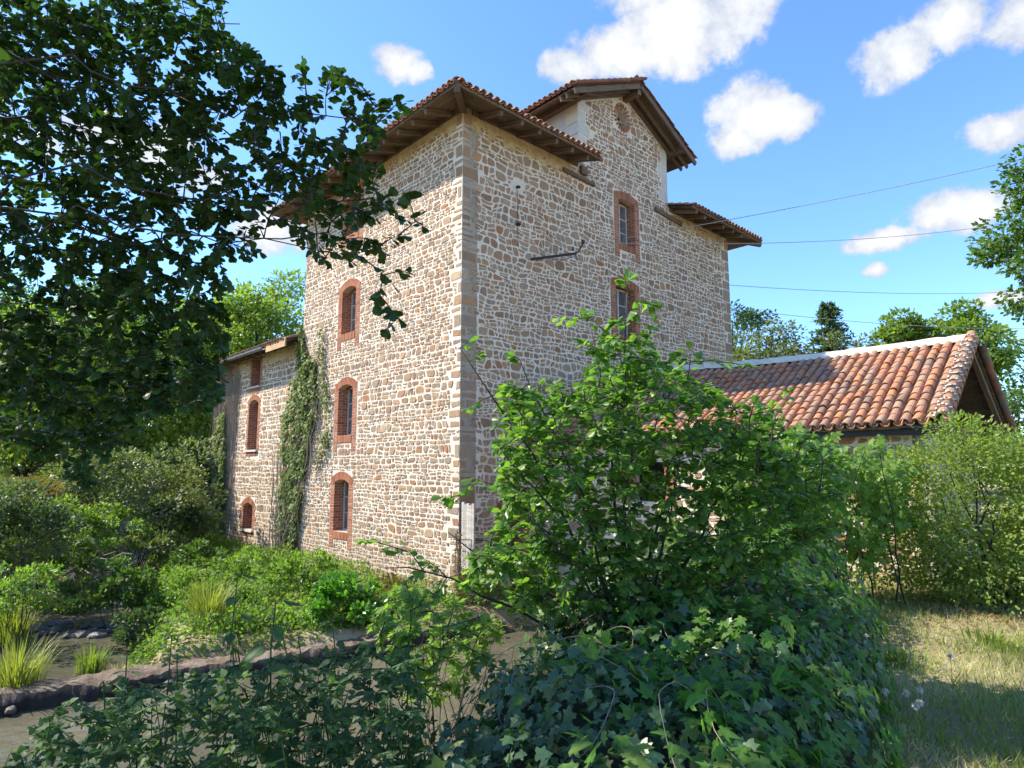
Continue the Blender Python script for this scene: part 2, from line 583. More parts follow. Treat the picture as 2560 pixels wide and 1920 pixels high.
def frames(axis, nrm):
    """rows -> (lateral, axis, normal) orthonormal frames"""
    axis = axis / (np.linalg.norm(axis, axis=1, keepdims=True) + 1e-9)
    nrm = nrm - axis * np.sum(nrm * axis, 1, keepdims=True)
    ln = np.linalg.norm(nrm, axis=1, keepdims=True)
    bad = ln[:, 0] < 1e-3
    if bad.any():
        nrm[bad] = np.cross(axis[bad], np.array([.3, .9, .2]))
        ln = np.linalg.norm(nrm, axis=1, keepdims=True)
    nrm = nrm / (ln + 1e-9)
    lat = np.cross(axis, nrm)
    return lat, axis, nrm


_leafmesh = {}


def leaves(parent, base, pos, axis, nrm, size, shape, mat, nparts=0, name='foliage', part='leaf', wscale=1.0, lo=0.0):
    """a cloud of leaves: the nparts that show largest become objects, the rest one mesh"""
    pos = np.asarray(pos, float)
    if len(pos) == 0:
        return
    lat, ax, nr = frames(np.asarray(axis, float), np.asarray(nrm, float))
    size = np.asarray(size, float)
    tv, tf = LEAF[shape]
    sel = np.zeros(len(pos), bool)
    if nparts:
        px, py, dep = project(pos + ax * (size[:, None] * .5))
        score = size / dep * (.15 + np.abs(np.sum(nr * (CAMP - pos), 1)) / (np.linalg.norm(pos - CAMP, axis=1) + 1e-6))
        score[(px < 0) | (px > 2560) | (py < 0) | (py > 1920) | (dep < .3)] = -1
        order = np.argsort(-score)[:nparts]
        sel[order[score[order] > 0]] = True
        key = (shape, mat)
        if key not in _leafmesh:
            _leafmesh[key] = raw_mesh(part, tv, [i for f in tf for i in f], [len(f) for f in tf], mat)
        b = np.asarray(base, float)
        for i in np.nonzero(sel)[0]:
            s = size[i]
            q = pos[i] - b
            mw = Matrix(((lat[i, 0] * s * wscale, ax[i, 0] * s, nr[i, 0] * s, q[0]), (lat[i, 1] * s * wscale, ax[i, 1] * s, nr[i, 1] * s, q[1]),
                         (lat[i, 2] * s * wscale, ax[i, 2] * s, nr[i, 2] * s, q[2]), (0, 0, 0, 1)))
            link(part, _leafmesh[key], parent, mw=mw)
    k = ~sel
    pos, lat, ax, nr, size = pos[k], lat[k], ax[k], nr[k], size[k]
    n = len(pos)
    if n == 0:
        return
    V = (lat[:, None, :] * (tv[None, :, 0:1] * wscale) + ax[:, None, :] * tv[None, :, 1:2] + nr[:, None, :] * tv[None, :, 2:3]) * size[:, None, None]
    V = V + (pos - np.asarray(base, float))[:, None, :]
    fl = np.array([i for f in tf for i in f], np.int64)
    loops = (np.arange(n)[:, None] * len(tv) + fl[None, :]).ravel()
    tot = np.tile(np.array([len(f) for f in tf]), n)
    o = link(name, raw_mesh(name, V.reshape(-1, 3), loops, tot, mat), parent)
    o['kind'] = 'stuff'
    return o


def rdir(n):
    v = RNG.normal(size=(n, 3))
    return v / np.linalg.norm(v, axis=1, keepdims=True)
# ------------------------------------------------------------------ terrain and water
WATER_Z = -1.6
BANK = [(-40, -12), (-14, -2.2), (-6, .6), (-3, 1.8), (-1.7, 3.0), (-1.0, 4.5), (-.6, 6.5), (.2, 9.0), (.9, 11.5), (1.4, 14), (3, 18), (6, 40)]
ISLE = [(-5.6, 9.9), (-3.2, 11.0), (-1.0, 12.4), (.9, 13.4), (9, 20), (4, 40), (-13, 40), (-13.5, 24), (-11.6, 20.5), (-9.6, 17.2), (-7.6, 13.6), (-6.6, 11.4)]
LEFTB = [(-60, -20), (-14, 2), (-9.6, 7.0), (-8.9, 9.4), (-9.0, 11.4), (-10.2, 13.6), (-13.0, 16.6), (-16.5, 19.6), (-15, 24), (-13, 40), (-60, 60)]


def seg_dist(x, y, pts, closed):
    best = np.full(x.shape, 1e9)
    n = len(pts)
    for i in range(n if closed else n - 1):
        ax, ay = pts[i]
        bx, by = pts[(i + 1) % n]
        dx, dy = bx - ax, by - ay
        t_ = np.clip(((x - ax) * dx + (y - ay) * dy) / (dx * dx + dy * dy), 0, 1)
        best = np.minimum(best, np.hypot(x - ax - t_ * dx, y - ay - t_ * dy))
    return best


def inside(x, y, pts):
    r = np.zeros(x.shape, bool)
    n = len(pts)
    for i in range(n):
        ax, ay = pts[i]
        bx, by = pts[(i + 1) % n]
        if ay == by:
            continue
        c_ = ((ay > y) != (by > y)) & (x < (bx - ax) * (y - ay) / (by - ay) + ax)
        r ^= c_
    return r


def sstep(a, b, v):
    q = np.clip((v - a) / (b - a), 0, 1)
    return q * q * (3 - 2 * q)


def lump(x, y):
    return (np.sin(x * 1.7 + np.sin(y * 1.1)) * np.sin(y * 1.9 + 1.3 * np.sin(x * .7)) * .5 + np.sin(x * 4.3 + 2) * np.sin(y * 3.7 + x) * .25)


def ground_h(x, y):
    x = np.asarray(x, float)
    y = np.asarray(y, float)
    bp = BANK + [(200, 40), (200, -60), (-40, -60)]
    s1 = seg_dist(x, y, bp, True) * np.where(inside(x, y, bp), 1, -1)
    s2 = seg_dist(x, y, ISLE, True) * np.where(inside(x, y, ISLE), 1, -1)
    lb = LEFTB + [(-400, 60), (-400, -20)]
    s3 = seg_dist(x, y, lb, True) * np.where(inside(x, y, lb), 1, -1)
    L_ = lump(x, y)
    h = np.full(x.shape, -2.25)
    h = np.maximum(h, -2.25 + 2.25 * sstep(-.35, 1.9, s1 + .15 * L_))
    h = np.maximum(h, -2.25 + (1.0 + .15 * sstep(1, 6, s2)) * sstep(-.4, .7, s2 + .2 * L_))
    h = np.maximum(h, -2.25 + (1.2 + 1.6 * sstep(.5, 9, s3)) * sstep(-.4, 1.0, s3 + .2 * L_))
    h = np.where(y > 26, np.maximum(h, -1.2 + sstep(26, 34, y) * 1.6), h)
    return h + .05 * L_


def axis_pts(a, b, st, lo, hi, n):
    left = a - np.geomspace(.4, a - lo, n)[::-1] if lo < a else np.array([])
    right = b + np.geomspace(.4, hi - b, n)
    return np.concatenate([left, np.arange(a, b + 1e-6, st), right])


gx = axis_pts(-17, 13, .22, -600, 600, 24)
gy = axis_pts(-3, 27, .22, -200, 900, 24)
GX, GY = np.meshgrid(gx, gy)
GZ = ground_h(GX, GY)
nx, ny = len(gx), len(gy)
idx = np.arange(nx * ny).reshape(ny, nx)
quads = np.stack([idx[:-1, :-1], idx[:-1, 1:], idx[1:, 1:], idx[1:, :-1]], -1).reshape(-1, 4)
g = link('ground', raw_mesh('ground', np.stack([GX, GY, GZ], -1).reshape(-1, 3), quads.ravel(), np.full(len(quads), 4), 'soil', True))
tag(g, kind='structure')
mb = MB()
wx = np.linspace(-30, 6, 10)
mb.add([(-60, -10, WATER_Z), (9, -10, WATER_Z), (9, 45, WATER_Z), (-60, 45, WATER_Z)], [(0, 1, 2, 3)])
tag(mb.build('river_water', 'water'), kind='structure')


# ------------------------------------------------------------------ masonry
class Face:
    def __init__(s, O, U, W, V=(0, 0, 1)):
        s.O, s.U, s.V, s.W = Vector(O), Vector(U), Vector(V), Vector(W)
        s.flip = s.U.cross(s.V).dot(s.W) < 0

    def p(s, u, v, w_=0.0):
        return s.O + s.U * u + s.V * v + s.W * w_

    def m(s, u, v, w_, su, sv, sw, ang=0.0):
        cu, cv = math.cos(ang), math.sin(ang)
        a = (s.U * cu + s.V * cv) * su
        b = (s.V * cu - s.U * cv) * sv
        c_ = s.W * sw
        if s.flip:
            a = -a
        q = Matrix((a, b, c_)).transposed().to_4x4()
        q.translation = s.p(u, v, w_)
        return q


class Bld:
    """a building: its Empty at the base, and an offset so that parts keep their own coordinates"""
    def __init__(s, name, label, cat, origin, rz, base):
        s.root = thing(name, label, cat, base, rz)
        R_ = Matrix.Rotation(rz, 3, 'Z')
        off = R_.transposed() @ (Vector(origin) - Vector(base))
        s.off = Matrix.Translation(off)
        s.offv = off
        s.world = Matrix.Translation(Vector(origin)) @ R_.to_4x4()

    def mb(s, mb_, name, mat, parent=None, kind=None, smooth_sh=False):
        if parent is None:
            return mb_.build(name, mat, s.root, kind, smooth_sh, s.offv)
        return mb_.build(name, mat, parent, kind, smooth_sh)

    def obj(s, name, mesh, m4, parent=None):
        if parent is None:
            return link(name, mesh, s.root, mw=s.off @ m4)
        return link(name, mesh, parent, mw=m4)

    def beam(s, name, a, b, wd, ht, mat, up=(0, 0, 1), parent=None):
        a, b = Vector(a), Vector(b)
        d = b - a
        L = d.length
        d.normalize()
        sd_ = d.cross(Vector(up)).normalized()
        u = sd_.cross(d)
        m4 = Matrix((d, sd_, u)).transposed().to_4x4()
        m4.translation = (a + b) / 2
        q = MB()
        e = .006
        q.box(-L / 2, L / 2, -wd / 2, wd / 2, -ht / 2, ht / 2, e)
        return s.obj(name, q.mesh(name, mat), m4, parent)


def clip(poly, nx_, ny_, c_):
    """keep nx*x+ny*y <= c"""
    out = []
    n = len(poly)
    for i in range(n):
        a, b = poly[i], poly[(i + 1) % n]
        da, db = nx_ * a[0] + ny_ * a[1] - c_, nx_ * b[0] + ny_ * b[1] - c_
        if da <= 0:
            out.append(a)
        if (da < 0 < db) or (db < 0 < da):
            k = da / (da - db)
            out.append((a[0] + (b[0] - a[0]) * k, a[1] + (b[1] - a[1]) * k))
    return out


def rubble(u0, u1, v0, v1, sx, sy, excl, seed, planes=(), wave=1.0):
    """coursed rubble: wavy courses of uneven height, slanting joints, broken corners, clipped to the wall and its openings"""
    r = random.Random(seed)
    out = []
    v = v0 - sy
    k_row = 0

    def bound(k, u):
        return wave * sy * (.34 * mnoise.noise((u * 2.1, k * 7.3, seed)) + .30 * mnoise.noise((u * .8, k * 1.7, seed + 3.0)))
    while v < v1 + sy:
        h = sy * r.choice((.55, .7, .85, 1.0, 1.0, 1.15, 1.4, 1.7))
        u = u0 - sx * r.uniform(0, 1)
        js = (r.uniform(-.25, .25)) * h
        while u < u1 + sx:
            wd = sx * r.choice((.4, .55, .7, .8, .95, 1.1, 1.3, 1.7)) * (.75 + .25 * h / sy)
            js2 = r.uniform(-.28, .28) * h
            cells = []

            def P(uu, f):
                lo, hi = v + bound(k_row, uu), v + h + bound(k_row + 1, uu)
                return (uu, lo + (hi - lo) * f)
            fs_ = [0, 1]
            if h > sy * .95 and r.random() < .38:
                fs_ = [0, r.uniform(.35, .65), 1]
            sl1 = r.uniform(-.12, .12)
            for q in range(len(fs_) - 1):
                f0, f1 = fs_[q], fs_[q + 1]
                a0, a1 = u - js + 2 * js * f0, u - js + 2 * js * f1
                b0, b1 = u + wd - js2 + 2 * js2 * f0, u + wd - js2 + 2 * js2 * f1
                d0 = sl1 if f0 > 0 else 0
                d1 = sl1 if f1 < 1 else 0
                um = (a0 + b0) / 2
                cells.append([P(a0, f0 - d0), P(um + r.uniform(-.2, .2) * wd, f0), P(b0, f0 + d0), P((b0 + b1) / 2 + r.uniform(0, .05) * wd, (f0 + f1) / 2),
                              P(b1, f1 + d1), P((a1 + b1) / 2 + r.uniform(-.2, .2) * wd, f1), P(a1, f1 - d1), P((a0 + a1) / 2 - r.uniform(0, .05) * wd, (f0 + f1) / 2)])
            u += wd
            js = js2
            for poly in cells:
                cx = sum(q[0] for q in poly) / 8
                cy = sum(q[1] for q in poly) / 8
                if any(e[0] < cx < e[1] and e[2] < cy < e[3] for e in excl):
                    continue
                mort = r.choice((.006, .009, .012, .016, .023)) * (sx / .22)
                pl = []
                for i, q in enumerate(poly):
                    dx, dy = q[0] - cx, q[1] - cy
                    L = math.hypot(dx, dy) + 1e-6
                    k = max(.3, (L - mort * (1.5 if i % 2 == 0 else 1.0)) / L)
                    if i % 2 == 0:
                        k *= r.uniform(.80, .98)
                    pl.append((cx + dx * k + r.uniform(-.004, .004), cy + dy * k + r.uniform(-.004, .004)))
                for (nx_, ny_, c_) in ((-1, 0, -u0 - .01), (1, 0, u1 - .01), (0, -1, -v0), (0, 1, v1)) + tuple(planes):
                    pl = clip(pl, nx_, ny_, c_)
                    if len(pl) < 3:
                        break
                if len(pl) < 3:
                    continue
                for e in excl:
                    if e[0] - 2 * sx < cx < e[1] + 2 * sx and e[2] - sy * 2 < cy < e[3] + sy * 2:
                        c4 = ((e[0] - cx, (1, 0, e[0] - .008)), (cx - e[1], (-1, 0, -e[1] - .008)), (e[2] - cy, (0, 1, e[2] - .008)), (cy - e[3], (0, -1, -e[3] - .008)))
                        pl = clip(pl, *max(c4)[1])
                        if len(pl) < 3:
                            break
                if len(pl) < 3:
                    continue
                cx = sum(q[0] for q in pl) / len(pl)
                cy = sum(q[1] for q in pl) / len(pl)
                n = len(pl)
                ar = .5 * abs(sum(pl[k][0] * pl[(k + 1) % n][1] - pl[(k + 1) % n][0] * pl[k][1] for k in range(n)))
                if ar < .0014 * (sx / .2) ** 2:
                    continue
                out.append((pl, cx, cy, ar))
        v += h
        k_row += 1
    return out


def stone_geo(face, st, r, h0=.003, h1=.013):
    ch, cx, cy, ar = st
    n = len(ch)
    h = r.uniform(h0, h1)
    ga, gb = r.uniform(-.07, .07), r.uniform(-.09, .09)
    vs = [face.p(q[0], q[1], -.012) for q in ch]
    for q in ch:
        dx, dy = (q[0] - cx) * .84, (q[1] - cy) * .84
        vs.append(face.p(cx + dx, cy + dy, max(.002, h + ga * dx + gb * dy + r.uniform(-.004, .004))))
    vs.append(face.p(cx, cy, h + r.uniform(0, .006)))
    fs = []
    for k in range(n):
        k2 = (k + 1) % n
        fs.append((k, k2, n + k2, n + k))
        fs.append((n + k, n + k2, 2 * n))
    if face.flip:
        fs = [tuple(reversed(f)) for f in fs]
    return vs, fs


def lay_stones(B, fields, nparts, seed, mat='stone', name='rubble_masonry'):
    """fields: list of (face, stones). The nparts that show largest become their own objects."""
    allst = []
    for face, sts in fields:
        for st in sts:
            P = B.world @ face.p(st[1], st[2])
            wn = (B.world.to_3x3() @ face.W)
            vd = Vector(CAMP) - P
            px, py, dep = project(np.array(P))
            sc = st[3] * max(0, wn.dot(vd.normalized())) / dep ** 2
            if not (0 < px < 2560 and 0 < py < 1920):
                sc = 0
            allst.append((sc, face, st))
    allst.sort(key=lambda q: -q[0])
    r = random.Random(seed)
    rest = MB()
    for k, (sc, face, st) in enumerate(allst):
        vs, fs = stone_geo(face, st, r)
        if k < nparts and sc > 0:
            q = MB()
            c0 = face.p(st[1], st[2])
            q.add([Vector(v_) - c0 for v_ in vs], fs)
            B.obj('stone', q.mesh('stone', mat), Matrix.Translation(c0))
        else:
            rest.add(vs, fs)
    B.mb(rest, name, mat, kind='stuff')


def wall_with_holes(face, u0, u1, v0, v1, holes, depth=.45):
    us = sorted({u0, u1} | {h[0] for h in holes} | {h[1] for h in holes})
    vs_ = sorted({v0, v1} | {h[2] for h in holes} | {h[3] for h in holes})
    q = MB()

    def hole(a, b):
        return any(h[0] - 1e-6 < a < h[1] + 1e-6 and h[2] - 1e-6 < b < h[3] + 1e-6 for h in holes)
    for i in range(len(us) - 1):
        for j in range(len(vs_) - 1):
            a0, a1, b0, b1 = us[i], us[i + 1], vs_[j], vs_[j + 1]
            if hole((a0 + a1) / 2, (b0 + b1) / 2):
                continue
            for w_ in (0.0, -depth):
                q.add([face.p(a0, b0, w_), face.p(a1, b0, w_), face.p(a1, b1, w_), face.p(a0, b1, w_)], [(0, 1, 2, 3)])
    for h in holes + [(u0, u1, v0, v1)]:
        c4 = [(h[0], h[2]), (h[1], h[2]), (h[1], h[3]), (h[0], h[3])]
        for k in range(4):
            a, b = c4[k], c4[(k + 1) % 4]
            q.add([face.p(*a, 0), face.p(*b, 0), face.p(*b, -depth), face.p(*a, -depth)], [(0, 1, 2, 3)])
    return q


_brick = MB()
_b = .46
_vs = []
for z_ in (-.5, .5):
    for y_ in (-.5, .5):
        for x_ in (-.5, .5):
            _vs += [(x_, y_ * .93, z_ * .96), (x_ * .97, y_, z_ * .96), (x_ * .97, y_ * .93, z_)]
# chamfered box as a convex shape of 24 corners
_f = []


def _c(xs, ys, zs, k):
    return ((zs > 0) * 4 + (ys > 0) * 2 + (xs > 0)) * 3 + k


for s_ in (-1, 1):
    a_ = [_c(s_, -1, -1, 0), _c(s_, 1, -1, 0), _c(s_, 1, 1, 0), _c(s_, -1, 1, 0)]
    _f.append(tuple(a_ if s_ > 0 else a_[::-1]))
    a_ = [_c(-1, s_, -1, 1), _c(1, s_, -1, 1), _c(1, s_, 1, 1), _c(-1, s_, 1, 1)]
    _f.append(tuple(a_[::-1] if s_ > 0 else a_))
    a_ = [_c(-1, -1, s_, 2), _c(1, -1, s_, 2), _c(1, 1, s_, 2), _c(-1, 1, s_, 2)]
    _f.append(tuple(a_ if s_ > 0 else a_[::-1]))
for s1_ in (-1, 1):
    for s2_ in (-1, 1):
        _f.append((_c(s1_, s2_, -1, 0), _c(s1_, s2_, 1, 0), _c(s1_, s2_, 1, 1), _c(s1_, s2_, -1, 1)))
        _f.append((_c(s1_, -1, s2_, 0), _c(s1_, 1, s2_, 0), _c(s1_, 1, s2_, 2), _c(s1_, -1, s2_, 2)))
        _f.append((_c(-1, s1_, s2_, 1), _c(1, s1_, s2_, 1), _c(1, s1_, s2_, 2), _c(-1, s1_, s2_, 2)))
for sx_ in (-1, 1):
    for sy_ in (-1, 1):
        for sz_ in (-1, 1):
            _f.append((_c(sx_, sy_, sz_, 0), _c(sx_, sy_, sz_, 1), _c(sx_, sy_, sz_, 2)))
_brick.add(_vs, _f)
BRICK = {}


def block_mesh(mat, name='brick'):
    if (mat, name) not in BRICK:
        BRICK[(mat, name)] = _brick.mesh(name, mat)
    return BRICK[(mat, name)]


def window(B, face, cu, hw, sill, apex, sw=.23, ind=False, legs=.24, rise=.10, arch=.22, panes=(2, 3), flat=False, label=None, setback=.30, glass=True):
    """brick surround with real bricks, a set-back casement with panes; returns the hole and the area free of rubble"""
    r = random.Random(int(cu * 100 + sill * 37))
    spring = apex - rise
    R_ = (hw * hw + rise * rise) / (2 * rise)
    cv = apex - R_
    root = MB()
    bw = .006
    dp = setback + .06

    def quad(a, b, c_, d_):
        root.add([a, b, c_, d_], [(0, 1, 2, 3)])
    lo = sill - .2 - legs
    for s in (-1, 1):
        a0, a1 = cu + s * hw, cu + s * (hw + sw)
        quad(face.p(a0, lo, bw), face.p(a1, lo, bw), face.p(a1, spring + .12, bw), face.p(a0, spring + .12, bw))
        quad(face.p(a0 - s * .003, sill - .2, bw), face.p(a0 - s * .003, apex, bw), face.p(a0 - s * .003, apex, -dp), face.p(a0 - s * .003, sill - .2, -dp))
    quad(face.p(cu - hw, sill - .2, bw), face.p(cu + hw, sill - .2, bw), face.p(cu + hw, sill, bw), face.p(cu - hw, sill, bw))
    quad(face.p(cu - hw, sill + .004, bw), face.p(cu + hw, sill + .004, bw), face.p(cu + hw, sill + .004, -dp), face.p(cu - hw, sill + .004, -dp))
    bricks = []                      # (u, v, w, su, sv, sw, ang)
    if flat:
        quad(face.p(cu - hw, apex - .004, bw), face.p(cu + hw, apex - .004, bw), face.p(cu + hw, apex - .004, -dp), face.p(cu - hw, apex - .004, -dp))
    else:
        th0 = math.asin(min(.98, (hw + sw * .82) / (R_ + arch * .6)))
        N = 14
        for k in range(N):
            t0_, t1_ = -th0 + 2 * th0 * k / N, -th0 + 2 * th0 * (k + 1) / N
            pa = [(cu + rr_ * math.sin(tt), cv + rr_ * math.cos(tt)) for rr_, tt in ((R_, t0_), (R_ + arch, t0_), (R_ + arch, t1_), (R_, t1_))]
            quad(*[face.p(*q, bw) for q in pa])
            quad(face.p(*pa[0], bw), face.p(*pa[3], bw), face.p(*pa[3], -dp), face.p(*pa[0], -dp))
        nv = max(7, int(2 * th0 * (R_ + arch * .5) / .072))
        for k in range(nv):
            tt = -th0 + 2 * th0 * (k + .5) / nv
            rm = R_ + arch / 2
            wv_ = 2 * th0 * rm / nv - .012
            bricks.append((cu + rm * math.sin(tt), cv + rm * math.cos(tt), -.07, wv_, arch - .012, .17, -tt))
            if abs(R_ * math.sin(tt)) < hw - .02:
                bricks.append((cu + (R_ + .05) * math.sin(tt), cv + (R_ + .05) * math.cos(tt), -.265, wv_ * .95, .11, .19, -tt))
    top = spring + (.10 if not flat else .10)
    n = int((top - lo) / .074)
    ch_ = (top - lo) / n
    for s in (-1, 1):
        for k in range(n):
            v_ = lo + (k + .5) * ch_
            hb = ch_ - .012
            inn = cu + s * hw
            if v_ > spring - .02:       # above the springing the arch bites in
                continue_w = sw * .55
            if sw > .2:
                fw = [sw - .01] if k % 2 else [sw * .5 - .01, sw * .5 - .01]
            else:
                fw = [sw + (.045 if k % 2 else -.02)]
            u_ = inn
            for q, wd in enumerate(fw):
                d_ = .11 if (k % 2) else .22
                bricks.append((u_ + s * (wd / 2 + .001) - (s * .007 if q == 0 else 0), v_, .010 - d_ / 2 + r.uniform(-.002, .003), wd, hb, d_, 0))
                u_ += s * (wd + .01)
            if v_ > sill - .02:
                d0 = .11 if (k % 2) else .22
                d1_ = dp - d0 - .012
                bricks.append((inn + s * .05 - s * .007, v_, -(d0 + .006) - d1_ / 2, .11, hb, d1_, 0))
    ns = max(4, int(2 * hw / .075))
    for k in range(ns):
        bricks.append((cu - hw + 2 * hw * (k + .5) / ns, sill - .1, -.10, 2 * hw / ns - .012, .2 - .01, .24 + r.uniform(0, .01), 0))
    sur = B.mb(root, 'brick_surround', 'brick_mortar')
    if label:
        sur['label'] = label
    bm_ = block_mesh('brick')
    rest = MB()
    for bq in bricks:
        m4 = face.m(*bq)
        if ind:
            o = link('brick', bm_, sur, mw=m4)
        else:
            rest.obox(m4)
    if not ind:
        B.mb(rest, 'brickwork', 'brick', sur, kind='stuff')
    # casement
    if glass:
        fr = MB()
        w0, fwid = -setback, .045
        for s in (-1, 1):
            fr.obox(face.m(cu + s * (hw - fwid / 2 - .008), (sill + apex) / 2, w0, fwid, apex - sill - .02, .05))
        fr.obox(face.m(cu, sill + .03, w0, 2 * hw - 2 * fwid - .02, fwid, .05))
        fr.obox(face.m(cu, apex - .05, w0, 2 * hw - 2 * fwid - .02, fwid, .05))
        fr.obox(face.m(cu, (sill + apex) / 2, w0 + .004, .055, apex - sill - .16, .055))
        cols_, rows_ = panes
        hgt = apex - sill - .1
        for k in range(1, rows_):
            for s in (-1, 1):
                fr.obox(face.m(cu + s * hw / 2, sill + .05 + hgt * k / rows_, w0 - .001, hw - .10, .026, .035))
        fo = B.mb(fr, 'window_frame', 'frame_paint')
        pm = block_mesh('glass', 'pane')
        for s in (-1, 1):
            for k in range(rows_):
                tilt = face.m(cu + s * (hw / 2 - .004), sill + .05 + hgt * (k + .5) / rows_, w0 - .004 + r.uniform(-.002, .002), hw - .075, hgt / rows_ - .028, .006)
                link('pane', pm, fo, mw=tilt)
    hole = (cu - hw, cu + hw, sill, apex)
    ex = [(cu - hw - sw - .01, cu + hw + sw + .01, sill - .205, spring + .12), (cu - hw - sw * .6, cu + hw + sw * .6, spring, apex + arch * .9)]
    if legs > .02:
        ex += [(cu - hw - sw - .01, cu - hw + .01, lo, sill), (cu + hw - .01, cu + hw + sw + .01, lo, sill)]
    return hole, ex


# ------------------------------------------------------------------ canal tiles
def tile_shape(L, w0, w1, rise, th, seg=6):
    vs, fs = [], []
    for (y, wd) in ((0, w0), (L, w1)):
        for off in (0, -th):
            for k in range(seg + 1):
                a = math.pi * k / seg
                vs.append((-math.cos(a) * (wd / 2 + off), y, math.sin(a) * (rise * wd / w0 + off)))
    n = seg + 1
    for k in range(seg):
        fs.append((k, k + 1, 2 * n + k + 1, 2 * n + k))              # outer
        fs.append((n + k + 1, n + k, 3 * n + k, 3 * n + k + 1))        # inner
        fs.append((k + 1, k, n + k, n + k + 1))                        # lower rim
    return np.array(vs), fs


def lay_pieces(B, tmpl, mats, mat, nparts, part, name, parent=None, rest_only_seen=False):
    """copies of one shape: the nparts that show largest as objects, the rest one mesh"""
    tv, tf = tmpl
    mats = [Matrix(q) for q in mats]
    sc = []
    for q in mats:
        P = np.array((B.world @ q).translation)
        px, py, dep = project(P)
        sc.append(1 / dep if (-40 < px < 2600 and -40 < py < 1960) else 0)
    order = sorted(range(len(mats)), key=lambda i: -sc[i])
    me = raw_mesh(part, tv, [i for f in tf for i in f], [len(f) for f in tf], mat)
    keep = set(i for i in order[:nparts] if sc[i] > 0)
    rest = []
    for i, q in enumerate(mats):
        if i in keep:
            B.obj(part, me, q, parent)
        else:
            rest.append(q)
    if rest:
        A = np.array([[list(row) for row in q] for q in rest])
        V = np.einsum('nij,kj->nki', A[:, :3, :3], tv) + A[:, None, :3, 3]
        fl = np.array([i for f in tf for i in f])
        loops = (np.arange(len(rest))[:, None] * len(tv) + fl[None]).ravel()
        o = link(name, raw_mesh(name, V.reshape(-1, 3), loops, np.tile([len(f) for f in tf], len(rest)), mat), parent or B.root, None if parent else B.offv)
        o['kind'] = 'stuff'


def tile_mats(origin, e, s, ncol, nrow, pitch, expo, seed, ok=None, jit=1.0, lift=.03, sag=None):
    """cover and channel tiles over a slope; e along the eave, s up the slope"""
    r = random.Random(seed)
    e, s = Vector(e).normalized(), Vector(s).normalized()
    n = e.cross(s).normalized()
    if n.z < 0:
        n = -n
    cov, chn = [], []
    for i in range(ncol):
        du = r.uniform(-.006, .006) * jit
        for j in range(nrow):
            u, v = (i + .5) * pitch + du, j * expo + r.uniform(-.012, .012) * jit
            if ok and not ok(u, v):
                continue
            o = Vector(origin) + e * u + s * v
            if sag:
                o = o + n * sag(u, v)
            yaw = r.uniform(-.05, .05) * jit
            s2 = (s + e * yaw - n * .055).normalized()
            e2 = (e - s2 * e.dot(s2)).normalized()
            n2 = e2.cross(s2)
            if n2.dot(n) < 0:
                n2 = -n2
            q = Matrix((e2, s2, n2)).transposed().to_4x4()
            q.translation = o + n * (lift + r.uniform(-.004, .006) * jit)
            cov.append(q)
            q2 = Matrix((-e2, s2, -n2)).transposed().to_4x4()
            q2.translation = o + e * pitch * .5 + n * (lift + .01)
            chn.append(q2)
    return cov, chn
# ------------------------------------------------------------------ the mill
RZ = rad(43)
CO = Vector((-1.12, 13.5, 0.0))          # near corner of the mill at bank level
EX = Vector((math.cos(RZ), math.sin(RZ), 0))
EY = Vector((-math.sin(RZ), math.cos(RZ), 0))


def loc(x, y, z):
    return CO + EX * x + EY * y + Vector((0, 0, z))


W_, L_W = 7.9, 12.1                      # left (sunlit) face, right face
TOP, BASE = 9.82, -1.7
T = Bld('mill_tower', 'tall rubble stone mill with brick framed windows and overhanging tiled roof', 'building', CO, RZ, (CO.x, CO.y, BASE))
FL = Face((0, 0, 0), (0, 1, 0), (-1, 0, 0))     # u = y
FR = Face((0, 0, 0), (1, 0, 0), (0, -1, 0))     # u = x
hl, el_ = [], []
for (cu, hw, si, ap, ind, lab) in ((5.0, .39, 8.15, 9.42, False, 'brick surround of the shaded top window under the eave'), (5.04, .39, 5.30, 6.62, False, None),
                                   (5.05, .40, 2.45, 3.84, True, None), (5.10, .40, -.12, 1.26, True, None)):
    h, e = window(T, FL, cu, hw, si, ap, ind=ind, label=lab)
    hl.append(h)
    el_ += e
hr, er_ = [], []
for (cu, hw, si, ap, ind) in ((6.13, .38, 8.0, 9.39, True), (5.98, .46, 5.3, 6.75, False)):
    h, e = window(T, FR, cu, hw, si, ap, ind=ind, rise=.055)
    hr.append(h)
    er_ += e
h, e = window(T, FR, 3.75, .5, .7, 2.65, glass=False, legs=0)
hr.append(h)
er_ += e
h, e = window(T, FR, 1.55, .3, -.9, .75, glass=False, legs=0)
hr.append(h)
er_ += e
T.mb(wall_with_holes(FL, 0, W_, BASE, TOP, hl), 'sunlit_wall', 'mortar')
T.mb(wall_with_holes(FR, .002, L_W, BASE, TOP, hr), 'shaded_wall', 'mortar')
q = MB()
q.box(L_W - .45, L_W, .45, W_, BASE, TOP)
q.box(.45, L_W - .45, W_ - .45, W_ - .002, BASE, TOP)
T.mb(q, 'rear_wall', 'mortar')
q = MB()
for z in (2.05, 4.95, 7.75):
    q.box(.5, L_W - .5, .5, W_ - .5, z, z + .12)
T.mb(q, 'floor_boards', 'inside_shade_black')


def hewn(name, mat, a, b, c_, ch=.02):
    """squared stone with rough broken edges"""
    q_ = MB()
    h_ = (a / 2, b / 2, c_ / 2)
    vs_ = []
    for z_ in (-1, 1):
        for y_ in (-1, 1):
            for x_ in (-1, 1):
                s3 = (x_, y_, z_)
                for k_ in range(3):
                    vs_.append(tuple(s3[i] * (h_[i] - (0 if i == k_ else ch * random.uniform(.4, 1.8))) for i in range(3)))
    q_.add(vs_, _f)
    return q_.mesh(name, mat)


